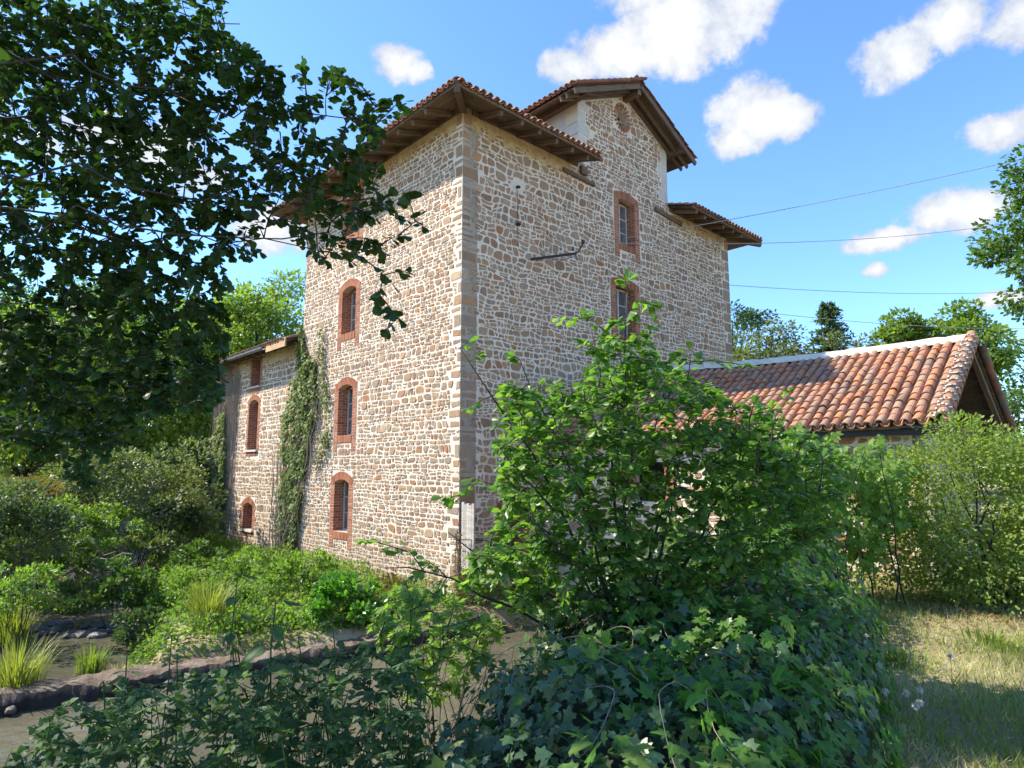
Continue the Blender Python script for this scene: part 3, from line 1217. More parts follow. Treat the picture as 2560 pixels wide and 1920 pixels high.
# quoins
qz = BASE
k = 0
r = random.Random(11)
qx_l, qx_r, qm = [], [], []
while qz < TOP - .3:
    hh = r.choice((.12, .15, .18, .22, .28, .34))
    a, b = (r.uniform(.24, .50), r.uniform(.12, .30)) if r.random() < .5 else (r.uniform(.13, .30), r.uniform(.22, .46))
    T.obj('quoin', hewn('quoin', 'stone', a + .008, b + .008, hh - .032, .03), Matrix.Translation(((a - .008) / 2, (b - .008) / 2, qz + hh / 2)))
    qx_l.append((-.1, b + .015, qz, qz + hh))
    qx_r.append((-.1, a + .015, qz, qz + hh))
    qz += hh
    k += 1
# far corner quoins
qz = BASE + 3
far_r = []
while qz < TOP - .3:
    hh = r.uniform(.3, .45)
    a = r.choice((.28, .5))
    T.obj('quoin', hewn('quoin', 'quoin_stone', a, .4, hh - .02), Matrix.Translation((L_W - a / 2 + .006, .2 - .008, qz + hh / 2)))
    far_r.append((L_W - a - .015, L_W + .1, qz, qz + hh))
    qz += hh
# raised central block
DX0, DX1, DAP, DSH = 4.0, 8.33, 12.72, 11.68
DC = (DX0 + DX1) / 2
sl_ = (DAP - DSH) / (DC - DX0)
OC, OR_ = (6.03, 11.93), .29
q = MB()
outer = [(DX0, TOP + .003), (DX1, TOP + .003), (DX1, DSH), (DC, DAP), (DX0, DSH)]


def hit(ang):
    dx, dy = math.cos(ang), math.sin(ang)
    best = 1e9
    for i in range(5):
        (ax, ay), (bx, by) = outer[i], outer[(i + 1) % 5]
        ex, ey = bx - ax, by - ay
        det = dx * (-ey) + dy * ex
        if abs(det) < 1e-9:
            continue
        tt = ((ax - OC[0]) * (-ey) + (ay - OC[1]) * ex) / det
        uu = (dx * (ay - OC[1]) - dy * (ax - OC[0])) / det
        if tt > 0 and -1e-6 <= uu <= 1 + 1e-6:
            best = min(best, tt)
    return (OC[0] + dx * best, OC[1] + dy * best)


angs = sorted({2 * math.pi * k / 24 for k in range(24)} | {math.atan2(b - OC[1], a - OC[0]) % (2 * math.pi) for a, b in outer})
for i in range(len(angs)):
    a0, a1 = angs[i], angs[(i + 1) % len(angs)]
    i0 = (OC[0] + OR_ * math.cos(a0), OC[1] + OR_ * 1.15 * math.sin(a0))
    i1 = (OC[0] + OR_ * math.cos(a1), OC[1] + OR_ * 1.15 * math.sin(a1))
    q.add([FR.p(*i0), FR.p(*hit(a0)), FR.p(*hit(a1)), FR.p(*i1)], [(0, 1, 2, 3)])
    q.add([FR.p(*i0), FR.p(*i1), FR.p(*i1, -.3), FR.p(*i0, -.3)], [(0, 1, 2, 3)])
T.mb(q, 'gable_wall', 'mortar')
q = MB()
q.box(DX0 - .002, DX0 + .3, .35, W_, 9.5, DSH + .1)
q.box(DX1 - .3, DX1 + .002, .35, W_, 9.5, DSH + .1)
T.mb(q, 'attic_side_wall', 'plaster')
q = MB()
q.box(DX0 + .3, DX1 - .3, W_ - .4, W_, 9.5, DSH)
q.box(DX0 + .3, DX1 - .3, .55, .6, TOP, DSH + .5)  # near-black panel close behind the oculus stands in for attic shade
T.mb(q, 'attic_wall_and_dark_panel', 'inside_shade_black')
# oculus ring of bricks and its grille
ring = MB()
for k in range(20):
    a = 2 * math.pi * (k + .5) / 20
    ring.obox(FR.m(OC[0] + (OR_ + .06) * math.cos(a), OC[1] + (OR_ + .06) * 1.12 * math.sin(a), -.05, .07, .12, .14, a - math.pi / 2))
orr = T.mb(ring, 'oculus_ring', 'brick')
q = MB()
q.obox(FR.m(OC[0], OC[1], -.2, .03, .66, .03))
q.obox(FR.m(OC[0], OC[1], -.2, .58, .03, .028))
T.mb(q, 'oculus_bars', 'frame_paint')
# pale ashlar corners of the raised block
ash_ex = []
for s, x0 in ((1, DX0), (-1, DX1)):
    z = 9.95
    k = 0
    while z < DSH - .1:
        hh = min(r.uniform(.32, .45), DSH - .02 - z)
        a = .34 if k % 2 else .5
        T.obj('ashlar_block', hewn('ashlar_block', 'ashlar', a, .46, hh - .008), Matrix.Translation((x0 + s * a / 2 - s * .008, .22, z + hh / 2)))
        ash_ex.append((min(x0 - s * .05, x0 + s * a), max(x0 - s * .05, x0 + s * a), z, z + hh))
        z += hh
        k += 1
# rubble stones
fl_st = rubble(0, W_, BASE, 9.55, .19, .122, el_ + qx_l, 5)
fr_st = rubble(0, L_W, BASE, 9.6, .195, .136, er_ + qx_r + far_r + [(1.5, 1.85, 8.25, 8.5)], 6, (), 1.9)
nrm1 = (-sl_, 1, DAP - sl_ * DC - .1)
nrm2 = (sl_, 1, DAP + sl_ * DC - .1)
gb_st = rubble(DX0, DX1, 9.6, 12.7, .20, .136, er_ + ash_ex + [(OC[0] - OR_ - .13, OC[0] + OR_ + .13, OC[1] - .46, OC[1] + .46)], 9, (nrm1, nrm2), 1.9)
lay_stones(T, [(FL, fl_st), (FR, fr_st), (FR, gb_st)], 300, 21)
# ochre band of old lime under the eaves
q = MB()
rb = random.Random(5)


def band(face, u0, u1, zt, dz):
    n = int((u1 - u0) / .12)
    for i in range(n):
        a0, a1 = u0 + (u1 - u0) * i / n, u0 + (u1 - u0) * (i + 1) / n
        b0, b1 = dz * rb.uniform(.5, 1.25), dz * rb.uniform(.5, 1.25)
        q.add([face.p(a0, zt, .012), face.p(a1, zt, .012), face.p(a1, zt - b1 * .6, .016), face.p(a1, zt - b1, .002), face.p(a0, zt - b1, .002), face.p(a0, zt - b1 * .6, .016)],
              [(0, 1, 2, 5), (5, 2, 3, 4)])


for args in ((FL, .25, W_, 9.8, .42), (FR, .25, DX0 - .3, 9.8, .5), (FR, DX1 + .3, L_W - .3, 9.8, .5)):
    q = MB()
    band(*args)
    T.mb(q, 'yellowed_lime', 'ochre_mortar')

# ---- main roof
OV, TS = .86, .31
ZE = 9.55                                   # underside of the boards at the eave edge


def zs(d):
    return ZE + (d + OV) * TS


for kk in range(6):
    x0, x1 = -OV + .205 * kk, -OV + .205 * kk + .195
    q = MB()
    q.add([(x0, x0, zs(x0)), (x0, W_ - x0, zs(x0)), (x1, W_ - x1, zs(x1)), (x1, x1, zs(x1)),
           (x0, x0, zs(x0) + .025), (x0, W_ - x0, zs(x0) + .025), (x1, W_ - x1, zs(x1) + .025), (x1, x1, zs(x1) + .025)],
          [(0, 1, 2, 3), (7, 6, 5, 4), (0, 4, 5, 1), (3, 2, 6, 7), (0, 3, 7, 4), (1, 5, 6, 2)])
    T.mb(q, 'soffit_plank', 'old_wood')
    for (a0, a1, b0, b1) in ((x0, x1, DX0 - .02, DX0 - .02), (DX1 + .02, DX1 + .02, L_W - x0, L_W - x1)):
        q = MB()
        q.add([(a0, x0, zs(x0)), (b0, x0, zs(x0)), (b1, x1, zs(x1)), (a1, x1, zs(x1)),
               (a0, x0, zs(x0) + .025), (b0, x0, zs(x0) + .025), (b1, x1, zs(x1) + .025), (a1, x1, zs(x1) + .025)],
              [(0, 1, 2, 3), (7, 6, 5, 4), (0, 4, 5, 1), (3, 2, 6, 7), (0, 3, 7, 4), (1, 5, 6, 2)])
        T.mb(q, 'soffit_plank', 'old_wood')
for i in range(14):
    y = .35 + i * .58
    if y > W_ - .1:
        break
    T.beam('rafter', (.3, y, zs(.3) - .075), (-OV + .06 + r.uniform(-.03, .05), y + r.uniform(-.02, .02), zs(-OV + .06) - .07), .09, .12, 'old_wood')
xs_ = [.5 + .6 * i for i in range(6)] + [DX1 + .3 + .6 * i for i in range(7)]
for x in xs_:
    if DX0 - .1 < x < DX1 + .1 or x > L_W:
        continue
    T.beam('rafter', (x, .3, zs(.3) - .075), (x + r.uniform(-.02, .02), -OV + .06 + r.uniform(-.03, .05), zs(-OV + .06) - .07), .09, .12, 'old_wood')
T.beam('hip_rafter', (.5, .5, zs(.5) - .12), (-OV + .02, -OV + .02, zs(-OV) - .05), .13, .17, 'old_wood')
T.beam('hip_rafter', (L_W - .5, .5, zs(.5) - .12), (L_W + OV - .02, -OV + .02, zs(-OV) - .05), .13, .17, 'old_wood')
T.beam('wall_plate', (.06, .1, 9.75), (.06, W_, 9.75), .2, .14, 'old_wood')
T.beam('wall_plate', (.25, .05, 9.755), (DX0 - .05, .05, 9.755), .2, .14, 'old_wood')
T.beam('wall_plate', (DX1 + .05, .05, 9.755), (L_W, .05, 9.755), .2, .14, 'old_wood')
# eave boards carrying the first tiles
T.beam('eave_board', (-OV + .01, -OV, ZE + .03), (-OV + .01, W_ + OV, ZE + .03), .03, .07, 'old_wood')
T.beam('eave_board', (-OV + .03, -OV + .01, ZE + .03), (DX0 - .02, -OV + .01, ZE + .03), .03, .07, 'old_wood')
T.beam('eave_board', (DX1 + .02, -OV + .01, ZE + .03), (L_W + OV, -OV + .01, ZE + .03), .03, .07, 'old_wood')
hz = zs(3.95) + .05
q = MB()
A = zs(-OV) + .05
q.add([(-OV, -OV, A), (-OV, W_ + OV, A), (3.95, 3.95, hz)], [(0, 2, 1)])
q.add([(-OV, -OV, A), (DX0, -OV, A), (DX0, 3.95, hz), (3.95, 3.95, hz)], [(0, 1, 2, 3)])
q.add([(DX1, -OV, A), (L_W + OV, -OV, A), (L_W - 3.95, 3.95, hz), (DX1, 3.95, hz)], [(0, 1, 2)])
q.add([(DX1, -OV, A), (DX1, 3.77, hz), (L_W - 3.95, 3.95, hz)], [(0, 2, 1)])
q.add([(L_W + OV, -OV, A), (L_W + OV, W_ + OV, A), (L_W - 3.95, 3.95, hz)], [(0, 1, 2)])
q.add([(-OV, W_ + OV, A), (L_W + OV, W_ + OV, A), (L_W - 3.95, 3.95, hz), (3.95, 3.95, hz)], [(0, 3, 2, 1)])
T.mb(q, 'roof_deck', 'old_wood')
cs = 1 / math.sqrt(1 + TS * TS)
TILE = tile_shape(.37, .165, .135, .07, .016)
PI_, EXPO = .195, .285
sx_dir, sy_dir = Vector((cs, 0, TS * cs)), Vector((0, cs, TS * cs))
cov, chn = tile_mats((-OV - .07, W_ + OV, ZE + .055), (0, -1, 0), sx_dir, int((W_ + 2 * OV) / PI_), 17, PI_, EXPO, 31,
                     lambda u, v: v * cs < min(u, W_ + 2 * OV - u) + .05)
c2, h2 = tile_mats((-OV, -OV - .07, ZE + .055), (1, 0, 0), sy_dir, int((DX0 + OV) / PI_), 15, PI_, EXPO, 32, lambda u, v: v * cs < u + .05)
c3, h3 = tile_mats((DX1, -OV - .07, ZE + .055), (1, 0, 0), sy_dir, int((L_W + OV - DX1) / PI_), 15, PI_, EXPO, 33,
                   lambda u, v: v * cs < (L_W + OV - DX1 - u) + .05)
# tiles of the raised block
DE, DOV = .78, .6                           # eave overhang, verge overhang
ds = math.atan(.476)
DZE = 12.80 - .476 * (DC - DX0 + DE)
e1 = Vector((math.cos(ds), 0, math.sin(ds)))
e2 = Vector((-math.cos(ds), 0, math.sin(ds)))
dl = W_ + 2 * DOV
slope_len = (DC - DX0 + DE) / math.cos(ds)
nrow = int(slope_len / EXPO) + 1
c4, h4 = tile_mats((DX0 - DE - .07, W_ + DOV, DZE + .085), (0, -1, 0), e1, int(dl / PI_) + 1, nrow, PI_, EXPO, 34)
c5, h5 = tile_mats((DX1 + DE + .07, -DOV - .05, DZE + .085), (0, 1, 0), e2, int(dl / PI_) + 1, nrow, PI_, EXPO, 35)
hips = []
for (a, b) in (((-OV + .02, -OV + .02, ZE + .10), (3.95, 3.95, hz + .1)), ((L_W + OV - .02, -OV + .02, ZE + .10), (L_W - 3.95, 3.95, hz + .1)),
               ((DC, -DOV - .05, DZE + slope_len * math.sin(ds) + .10), (DC, W_ + DOV, DZE + slope_len * math.sin(ds) + .10))):
    a, b = Vector(a), Vector(b)
    d = (b - a)
    n = int(d.length / .3)
    d.normalize()
    e_ = d.cross(Vector((0, 0, 1))).normalized()
    u_ = e_.cross(d)
    for i in range(n):
        m4 = Matrix((e_ * 1.25, d, u_ * 1.25)).transposed().to_4x4()
        m4.translation = a + d * .3 * i + u_ * .02
        hips.append(m4)
lay_pieces(T, TILE, cov + c2 + c3 + c4 + c5 + hips, 'tile', 260, 'roof_tile', 'roof_tiles_covering')
lay_pieces(T, TILE, chn + h2 + h3 + h4 + h5, 'tile_dark', 0, 'channel_tile', 'channel_tiles')
# roof timbers of the raised block
for s, sdv in ((-1, e1), (1, e2)):
    xe = DC + s * (DC - DX0 + DE)
    n = 10
    for i in range(n):
        a = slope_len * i / n + .005
        b = slope_len * (i + 1) / n - .012
        pa = Vector((xe, 0, DZE)) + sdv * a
        pb = Vector((xe, 0, DZE)) + sdv * b
        q = MB()
        up = Vector((0, 0, .024))
        y0, y1 = -DOV, W_ + DOV
        vs = [Vector((pa.x, y0, pa.z)), Vector((pa.x, y1, pa.z)), Vector((pb.x, y1, pb.z)), Vector((pb.x, y0, pb.z))]
        vs += [v + up for v in vs]
        q.add(vs, [(0, 1, 2, 3), (7, 6, 5, 4), (0, 4, 5, 1), (3, 2, 6, 7), (0, 3, 7, 4), (1, 5, 6, 2)])
        T.mb(q, 'attic_soffit_plank', 'old_wood')
    pe, pt = Vector((xe, 0, DZE)), Vector((DC, 0, DZE + slope_len * math.sin(ds)))
    for y in (-DOV + .02, -DOV + .32, .0):
        dz = Vector((0, y, -.08))
        if y == .0:
            dz = Vector((0, -.07, -.09))
        T.beam('verge_rafter', pe + dz, pt + dz - Vector((s * -.03, 0, 0)), .06, .13, 'old_wood')
    q = MB()
    T.beam('eave_purlin', (DC + s * (DC - DX0 + .14), -DOV + .06, DZE + .22), (DC + s * (DC - DX0 + .14), 3.0, DZE + .22), .17, .2, 'old_wood')
T.beam('ridge_purlin', (DC, -DOV + .05, DAP - .13), (DC, 2.5, DAP - .13), .16, .22, 'old_wood')
# cement and zinc: raised-block ridge is plain; old beam ends in the shaded wall
T.beam('beam_end', (4.16, .1, 9.62), (4.16, -.10, 9.62), .24, .22, 'old_wood')
T.beam('beam_end', (3.35, -.03, 9.40), (4.63, -.035, 9.36), .07, .10, 'old_wood')
T.beam('beam_end', (7.55, -.03, 9.52), (9.05, -.035, 9.42), .07, .13, 'old_wood')
# iron bracket with insulator
q = MB()
q.beam((2.15, -.02, 6.66), (3.38, -.42, 7.0), .055, .055)
q.tube([(3.3, -.40, 6.98), (3.45, -.42, 7.05), (3.58, -.44, 7.25), (3.62, -.44, 7.32)], .022, 6)
q.tube([(2.6, -.17, 6.75), (2.9, -.28, 6.72), (3.3, -.4, 6.9)], .008, 5)
q.tube([(3.35, -.42, 6.95), (3.4, -.43, 6.82), (3.5, -.43, 6.85), (3.46, -.42, 6.98)], .01, 5)
T.mb(q, 'iron_bracket', 'iron')
q = MB()
for c_, rr_ in (((3.63, -.44, 7.36), .055), ((3.28, -.40, 7.1), .03)):
    c_ = Vector(c_)
    q.tube([c_ - Vector((0, 0, .05)), c_ - Vector((0, 0, .03)), c_, c_ + Vector((0, 0, .03)), c_ + Vector((0, 0, .06))], [rr_ * .6, rr_, rr_ * .75, rr_, rr_ * .4], 8)
T.mb(q, 'insulator', 'ceramic')
q = MB()
for (x, z) in ((1.69, 8.38), (1.69, 7.43)):
    q.tube([(x, .02, z), (x, -.06, z), (x, -.10, z - .03)], .035, 7)
q.tube([(1.69, -.02, 8.3), (1.70, -.03, 7.8), (1.69, -.03, 7.4), (1.72, -.025, 6.9)], .006, 4)
T.mb(q, 'cable_anchor', 'iron')
# wooden shutter standing open near the corner
q0 = thing
sh = MB()
shm = Matrix.Rotation(rad(84), 4, 'Z')
shm.translation = (.06, -.01, -.58)
for k in range(5):
    b = MB()
    b.box(-.03 - .095 * (k + 1), -.03 - .095 * k - .008, -.02, .02, 0, 1.42 + r.uniform(-.04, .03))
    T.obj('shutter_plank', b.mesh('shutter_plank', 'grey_wood'), shm)
b = MB()
b.box(-.52, -.03, -.045, -.022, .22, .30)
b.box(-.52, -.03, -.045, -.022, 1.08, 1.16)
T.obj('shutter_hinge_strap', b.mesh('shutter_hinge_strap', 'iron'), shm)
q = MB()
q.tube([(-.22, -.1, .12), (.10, -.62, .12), (.55, -.75, .12)], .010, 5)
q.tube([(.5, -.72, .14), (.5, -.72, -.75)], .010, 5)
q.tube([(.25, -.68, .12), (.25, -.68, -.75)], .009, 5)
q.tube([(.08, -.6, -.45), (.6, -.75, -.45)], .010, 5)
T.mb(q, 'iron_rail', 'iron')

# ------------------------------------------------------------------ annex on the left
AX0, AX1 = 7.9, 15.2
AO = .08
ATOP = 5.52
A_ = Bld('mill_annex', 'lower stone annex behind the mill with ivy and narrow brick windows', 'building', CO, RZ, tuple(loc(AO, 11.5, BASE)))
FA = Face((AO, 0, 0), (0, 1, 0), (-1, 0, 0))
ha, ea = [], []
for (cu, hw, si, ap, fl) in ((11.8, .40, 4.42, 5.5, True), (11.83, .42, 2.18, 3.95, False), (11.87, .43, -.55, .36, False)):
    h, e = window(A_, FA, cu, hw, si, ap, sw=.16, ind=(si < 3), legs=0, arch=.2, rise=.14, flat=fl, panes=(2, 3), setback=.34, glass=(si > 1))
    ha.append(h)
    ea += e
    q = MB()
    q.obox(FA.m(cu, si - .02, -.1, 2 * hw + .22, .07, .34))
    A_.mb(q, 'window_sill', 'ashlar')
A_.mb(wall_with_holes(FA, AX0 + .003, AX1, BASE, ATOP, ha), 'river_wall', 'mortar')
q = MB()
q.box(AO + .45, 5.5, AX1 - .45, AX1 - .002, BASE, ATOP)
q.box(5.05, 5.5, AX0 + .05, AX1 - .45, BASE, ATOP + 1.5)
q.box(AO + .46, 5.0, AX0 + .05, AX1 - .46, 3.9, 4.0)
A_.mb(q, 'rear_wall', 'mortar')
q = MB()
q.box(AO + .46, 5.0, AX0 + .05, AX1 - .46, 1.2, 1.3)
A_.mb(q, 'floor_boards', 'inside_shade_black')
qe = []
qz = BASE
while qz < ATOP - .3:
    hh = r.uniform(.3, .45)
    a = r.choice((.25, .45))
    A_.obj('quoin', hewn('quoin', 'quoin_stone', .3, a, hh - .02), Matrix.Translation((AO + .15 - .008, AX1 - a / 2 + .004, qz + hh / 2)))
    qe.append((AX1 - a - .015, AX1 + .1, qz, qz + hh))
    qz += hh
lay_stones(A_, [(FA, rubble(AX0, AX1, BASE, 5.45, .235, .16, ea + qe, 14))], 300, 22)
for args in ((FA, AX0 + .05, 11.2, 5.5, .55), (FA, 12.45, AX1 - .1, 5.5, .4)):
    q = MB()
    band(*args)
    A_.mb(q, 'yellowed_lime', 'ochre_mortar')
AZE, AOV, ATS = 5.42, .6, .34
for kk in range(4):
    x0, x1 = AO - AOV + .2 * kk, AO - AOV + .2 * kk + .19
    z0, z1 = AZE + .2 * kk * ATS, AZE + (.2 * kk + .19) * ATS
    q = MB()
    y0, y1 = AX0 + .02, AX1 + .5
    vs = [(x0, y0, z0), (x0, y1, z0), (x1, y1, z1), (x1, y0, z1)]
    q.add(vs + [(a, b, c_ + .025) for a, b, c_ in vs], [(0, 1, 2, 3), (7, 6, 5, 4), (0, 4, 5, 1), (3, 2, 6, 7), (0, 3, 7, 4), (1, 5, 6, 2)])
    A_.mb(q, 'soffit_plank', 'old_wood')
for i in range(12):
    y = AX0 + .4 + .62 * i
    if y < AX1 + .4:
        A_.beam('rafter', (AO + .4, y, AZE + 1.0 * ATS - .07), (AO - AOV + .05, y, AZE - .05), .08, .11, 'old_wood')
q = MB()
q.add([(AO - AOV, AX0 + .02, AZE + .05), (AO - AOV, AX1 + .5, AZE + .05), (6, AX1 + .5, AZE + .05 + (6 - AO + AOV) * ATS), (6, AX0 + .02, AZE + .05 + (6 - AO + AOV) * ATS)], [(0, 3, 2, 1)])
A_.mb(q, 'roof_deck', 'old_wood')
ca = 1 / math.sqrt(1 + ATS * ATS)
cov, chn = tile_mats((AO - AOV - .06, AX1 + .5, AZE + .06), (0, -1, 0), (ca, 0, ATS * ca), int((AX1 - AX0 + .45) / PI_), 20, PI_, EXPO, 41)
lay_pieces(A_, TILE, cov, 'tile_dark', 42, 'roof_tile', 'roof_tiles_covering')
lay_pieces(A_, TILE, chn, 'tile_dark', 0, 'channel_tile', 'channel_tiles')
A_.beam('eave_board', (AO - AOV - .02, AX0 + .03, AZE - .02), (AO - AOV - .02, AX0 + 1.5, AZE - .02), .04, .28, 'fresh_wood')
# half-round gutter with brackets
q = MB()
for i in range(2):
    y = AX0 + 1.6 if i == 0 else AX1 + .55
    for k in range(7):
        a = math.pi * k / 6
        for rr_ in (.085, .078):
            q.v.append((AO - AOV - .09 - rr_ * math.cos(a), y, AZE + .02 - rr_ * math.sin(a)))
            q.n += 1
for k in range(6):
    for o_ in (0, 1):
        q.l += [2 * k + o_, 2 * k + 2 + o_, 14 + 2 * k + 2 + o_, 14 + 2 * k + o_]
        q.t.append(4)
A_.mb(q, 'gutter', 'zinc')
for y in (11.0, 12.6, 14.2):
    q = MB()
    q.tube([(AO + .02, y, AZE + .0), (AO - .3, y, AZE - .12), (AO - AOV - .1, y, AZE - .08), (AO - AOV - .2, y, AZE + .05)], .014, 5)
    A_.mb(q, 'gutter_bracket', 'iron')

# ------------------------------------------------------------------ tiled shed on the right
SX, SY1 = 4.45, -8.35
SXE = 2.1
SZE, SZR = 2.17, 3.68
B_ = Bld('tiled_shed', 'low shed with weathered orange canal tiles and white mortared ridge', 'building', CO, RZ, tuple(loc(SX, -4.2, 0)))
FS = Face((SXE + .35, 0, 0), (0, -1, 0), (-1, 0, 0))
FS2 = Face((0, SY1 + .55, 0), (1, 0, 0), (0, -1, 0))
sh_h = [(2.6, 3.5, .9, 1.7), (5.2, 6.1, .8, 1.75)]
B_.mb(wall_with_holes(FS, .1, -SY1 - .55, -1.2, SZE + .02, sh_h, .35), 'front_wall', 'mortar')
B_.mb(wall_with_holes(FS2, SXE + .352, 2 * SX - SXE - .35, -.6, SZE - .1, [], .3), 'gable_wall', 'mortar')
q = MB()
q.box(2 * SX - SXE - .7, 2 * SX - SXE - .35, SY1 + .9, -.1, -.6, SZE)
B_.mb(q, 'rear_wall', 'mortar')
lay_stones(B_, [(FS, rubble(.1, -SY1 - .55, -.6, SZE, .24, .16, sh_h, 17))], 150, 23)
q = MB()
for (a0, a1, b0, b1) in sh_h:
    for k in range(int((b1 - b0) / .074)):
        v_ = b0 + .037 + k * .074
        for s, uu in ((-1, a0), (1, a1)):
            q.obox(FS.m(uu + s * .08, v_, -.05, .2, .06, .18))
B_.mb(q, 'window_brickwork', 'brick', kind='stuff')
SS = (SZR - SZE) / (SX - SXE)
sc_ = 1 / math.sqrt(1 + SS * SS)
FAR_UP = .17
slen = (SX - SXE) / sc_


def sag(u, v):
    # the old roof has settled; its far half stands a little higher at the ridge
    f = max(0.0, min(1.0, (u - 3.0) / 3.0))
    return .03 * math.sin(u * 1.1) * math.sin(v * 1.3) - .05 * math.sin(math.pi * min(1, u / 8.3)) * (1 - v / slen) + FAR_UP * f * f * (v / slen)


STILE = tile_shape(.27, .142, .118, .066, .014, 7)
SP_, SEX = .163, .200
ncol = int((-SY1) / SP_)
nrw = int(slen / SEX)
cov, chn = tile_mats((SXE - .05, SY1 + .12, SZE + .05), (0, 1, 0), (sc_, 0, SS * sc_), ncol, nrw, SP_, SEX, 51, None, 1.6, .03, sag)
lay_pieces(B_, STILE, cov, 'tile', 300, 'roof_tile', 'roof_tiles_covering')
lay_pieces(B_, STILE, chn, 'tile', 0, 'channel_tile', 'channel_tiles')
# rear slope
cov2, chn2 = tile_mats((2 * SX - SXE + .05, -.05, SZE + .05), (0, -1, 0), (-sc_, 0, SS * sc_), ncol, nrw, SP_, SEX, 52)
lay_pieces(B_, STILE, cov2 + chn2, 'tile_dark', 0, 'roof_tile', 'rear_roof_tiles')
# deck as boards seen from below at the open gable
q = MB()
for s in (-1, 1):
    for i in range(12):
        a, b = slen * i / 12, slen * (i + 1) / 12 - .03
        xa, xb = SX + s * (SX - SXE - a * sc_), SX + s * (SX - SXE - b * sc_)
        za, zb = SZE + a * SS * sc_, SZE + b * SS * sc_
        y0, y1 = SY1 + .04, -.02
        bq = MB()
        vs = [(xa, y0, za), (xa, y1, za), (xb, y1, zb), (xb, y0, zb)]
        bq.add(vs + [(x, y, z + .022) for x, y, z in vs], [(0, 1, 2, 3), (7, 6, 5, 4), (0, 4, 5, 1), (3, 2, 6, 7), (0, 3, 7, 4), (1, 5, 6, 2)])
        B_.mb(bq, 'roof_board', 'old_wood')
for y in (SY1 + .12, SY1 + 1.6, SY1 + 3.1):
    for s in (-1, 1):
        B_.beam('rafter', (SX + s * (SX - SXE - .05), y, SZE - .03), (SX + s * .03, y, SZR - .07), .08, .1, 'old_wood')
B_.beam('tie_beam', (SXE + .3, SY1 + .6, SZE + .02), (2 * SX - SXE - .3, SY1 + .6, SZE + .02), .16, .18, 'old_wood')
B_.beam('king_post', (SX, SY1 + .6, SZE + .1), (SX, SY1 + .6, SZR - .12), .14, .14, 'old_wood', (0, 1, 0))
B_.beam('ridge_beam', (SX, SY1 + .1, SZR - .1), (SX, -.1, SZR - .1 + .1), .12, .16, 'old_wood')
B_.beam('corner_post', (SXE + .5, SY1 + .45, -.3), (SXE + .5, SY1 + .45, SZE - .02), .17, .17, 'grey_wood', (0, 1, 0))
B_.beam('eave_beam', (SXE + .12, SY1 + .1, SZE - .06), (SXE + .12, -.1, SZE - .06), .08, .09, 'iron')
# verge: a mortared row of tiles along the gable edge and a row hanging over its side
vm, vs2 = [], []
sv = Vector((sc_, 0, SS * sc_))
nv_ = Vector((-SS * sc_, 0, sc_))
blobs = MB()
rb = random.Random(8)
for i in range(nrw + 1):
    o = Vector((SXE - .07, SY1 + .05, SZE + .09)) + sv * (SEX * i) + nv_ * .035
    m4 = Matrix((Vector((0, 1.18, 0)), (sv - nv_ * .06), nv_ * 1.15)).transposed().to_4x4()
    m4.translation = o
    vm.append(m4)
    # tile turned down over the verge
    n3 = Vector((0, -1, .25)).normalized()
    e3 = sv.cross(n3)
    m5 = Matrix((e3 * 1.1, sv, n3)).transposed().to_4x4()
    m5.translation = o + Vector((0, -.045, -.085))
    vs2.append(m5)
    if i < nrw + 1:
        c0 = o + sv * .03 + nv_ * .02
        for k in range(5):
            a = math.pi * (k + .5) / 5
            rr_ = .080 + rb.uniform(-.004, .008)
            p_ = c0 + Vector((0, -math.cos(a) * rr_, 0)) + nv_ * (math.sin(a) * rr_ - .012) + sv * rb.uniform(-.02, .025)
            m6 = Matrix.Translation(p_) @ Matrix.Rotation(rb.uniform(0, 3), 4, 'Z') @ Matrix.Diagonal((.03 + rb.uniform(0, .03), .03 + rb.uniform(0, .03), .018, 1))
            blobs.obox(m6)
lay_pieces(B_, STILE, vm, 'tile', 40, 'verge_tile', 'verge_tiles')
lay_pieces(B_, STILE, vs2, 'tile', 40, 'verge_tile', 'verge_side_tiles')
B_.mb(blobs, 'verge_mortar', 'white_lime', kind='stuff')
# ridge: broad lime fillet, then big half-round ridge tiles
q = MB()
n = 70
prof = [(-.19, -.075), (-.15, -.01), (-.09, .06), (.09, .06), (.19, -.03), (.24, -.10)]
rows = []
for i in range(n + 1):
    u = .02 + (-SY1 - .1) * i / n
    lift = sag(u, slen) + .02
    rows.append([(SX + a + rb.uniform(-.02, .02), SY1 + .05 + u, SZR + .075 + b + lift + rb.uniform(-.012, .012)) for a, b in prof])
for i in range(n):
    for k in range(len(prof) - 1):
        q.add([rows[i][k], rows[i + 1][k], rows[i + 1][k + 1], rows[i][k + 1]], [(0, 3, 2, 1)])
q.add(rows[0], [tuple(range(len(prof)))])
B_.mb(q, 'ridge_fillet', 'white_lime')
rt = []
for i in range(23):
    u = i * .36
    m4 = Matrix((Vector((1.35, 0, 0)), Vector((0, 1.35, rb.uniform(-.03, .03))), Vector((0, 0, .95)))).transposed().to_4x4()
    m4.translation = (SX + .03 + rb.uniform(-.015, .015), SY1 + .02 + u, SZR + .11 + sag(u, slen) + rb.uniform(-.01, .01))
    rt.append(m4)
lay_pieces(B_, STILE, rt, 'tile_dark', 30, 'ridge_tile', 'ridge_tiles')

# ------------------------------------------------------------------ overhead wires


def wire(label, a, b, sagm, rad_=.010):
    q = MB()
    a, b = Vector(a), Vector(b)
    pts = []
    for i in range(25):
        t_ = i / 24
        pts.append(a.lerp(b, t_) - Vector((0, 0, sagm * 4 * t_ * (1 - t_))))
    q.tube(pts, rad_, 5)
    tag(q.build('overhead_wire', 'cable'), label, 'wire', 'wires leaving the mill')


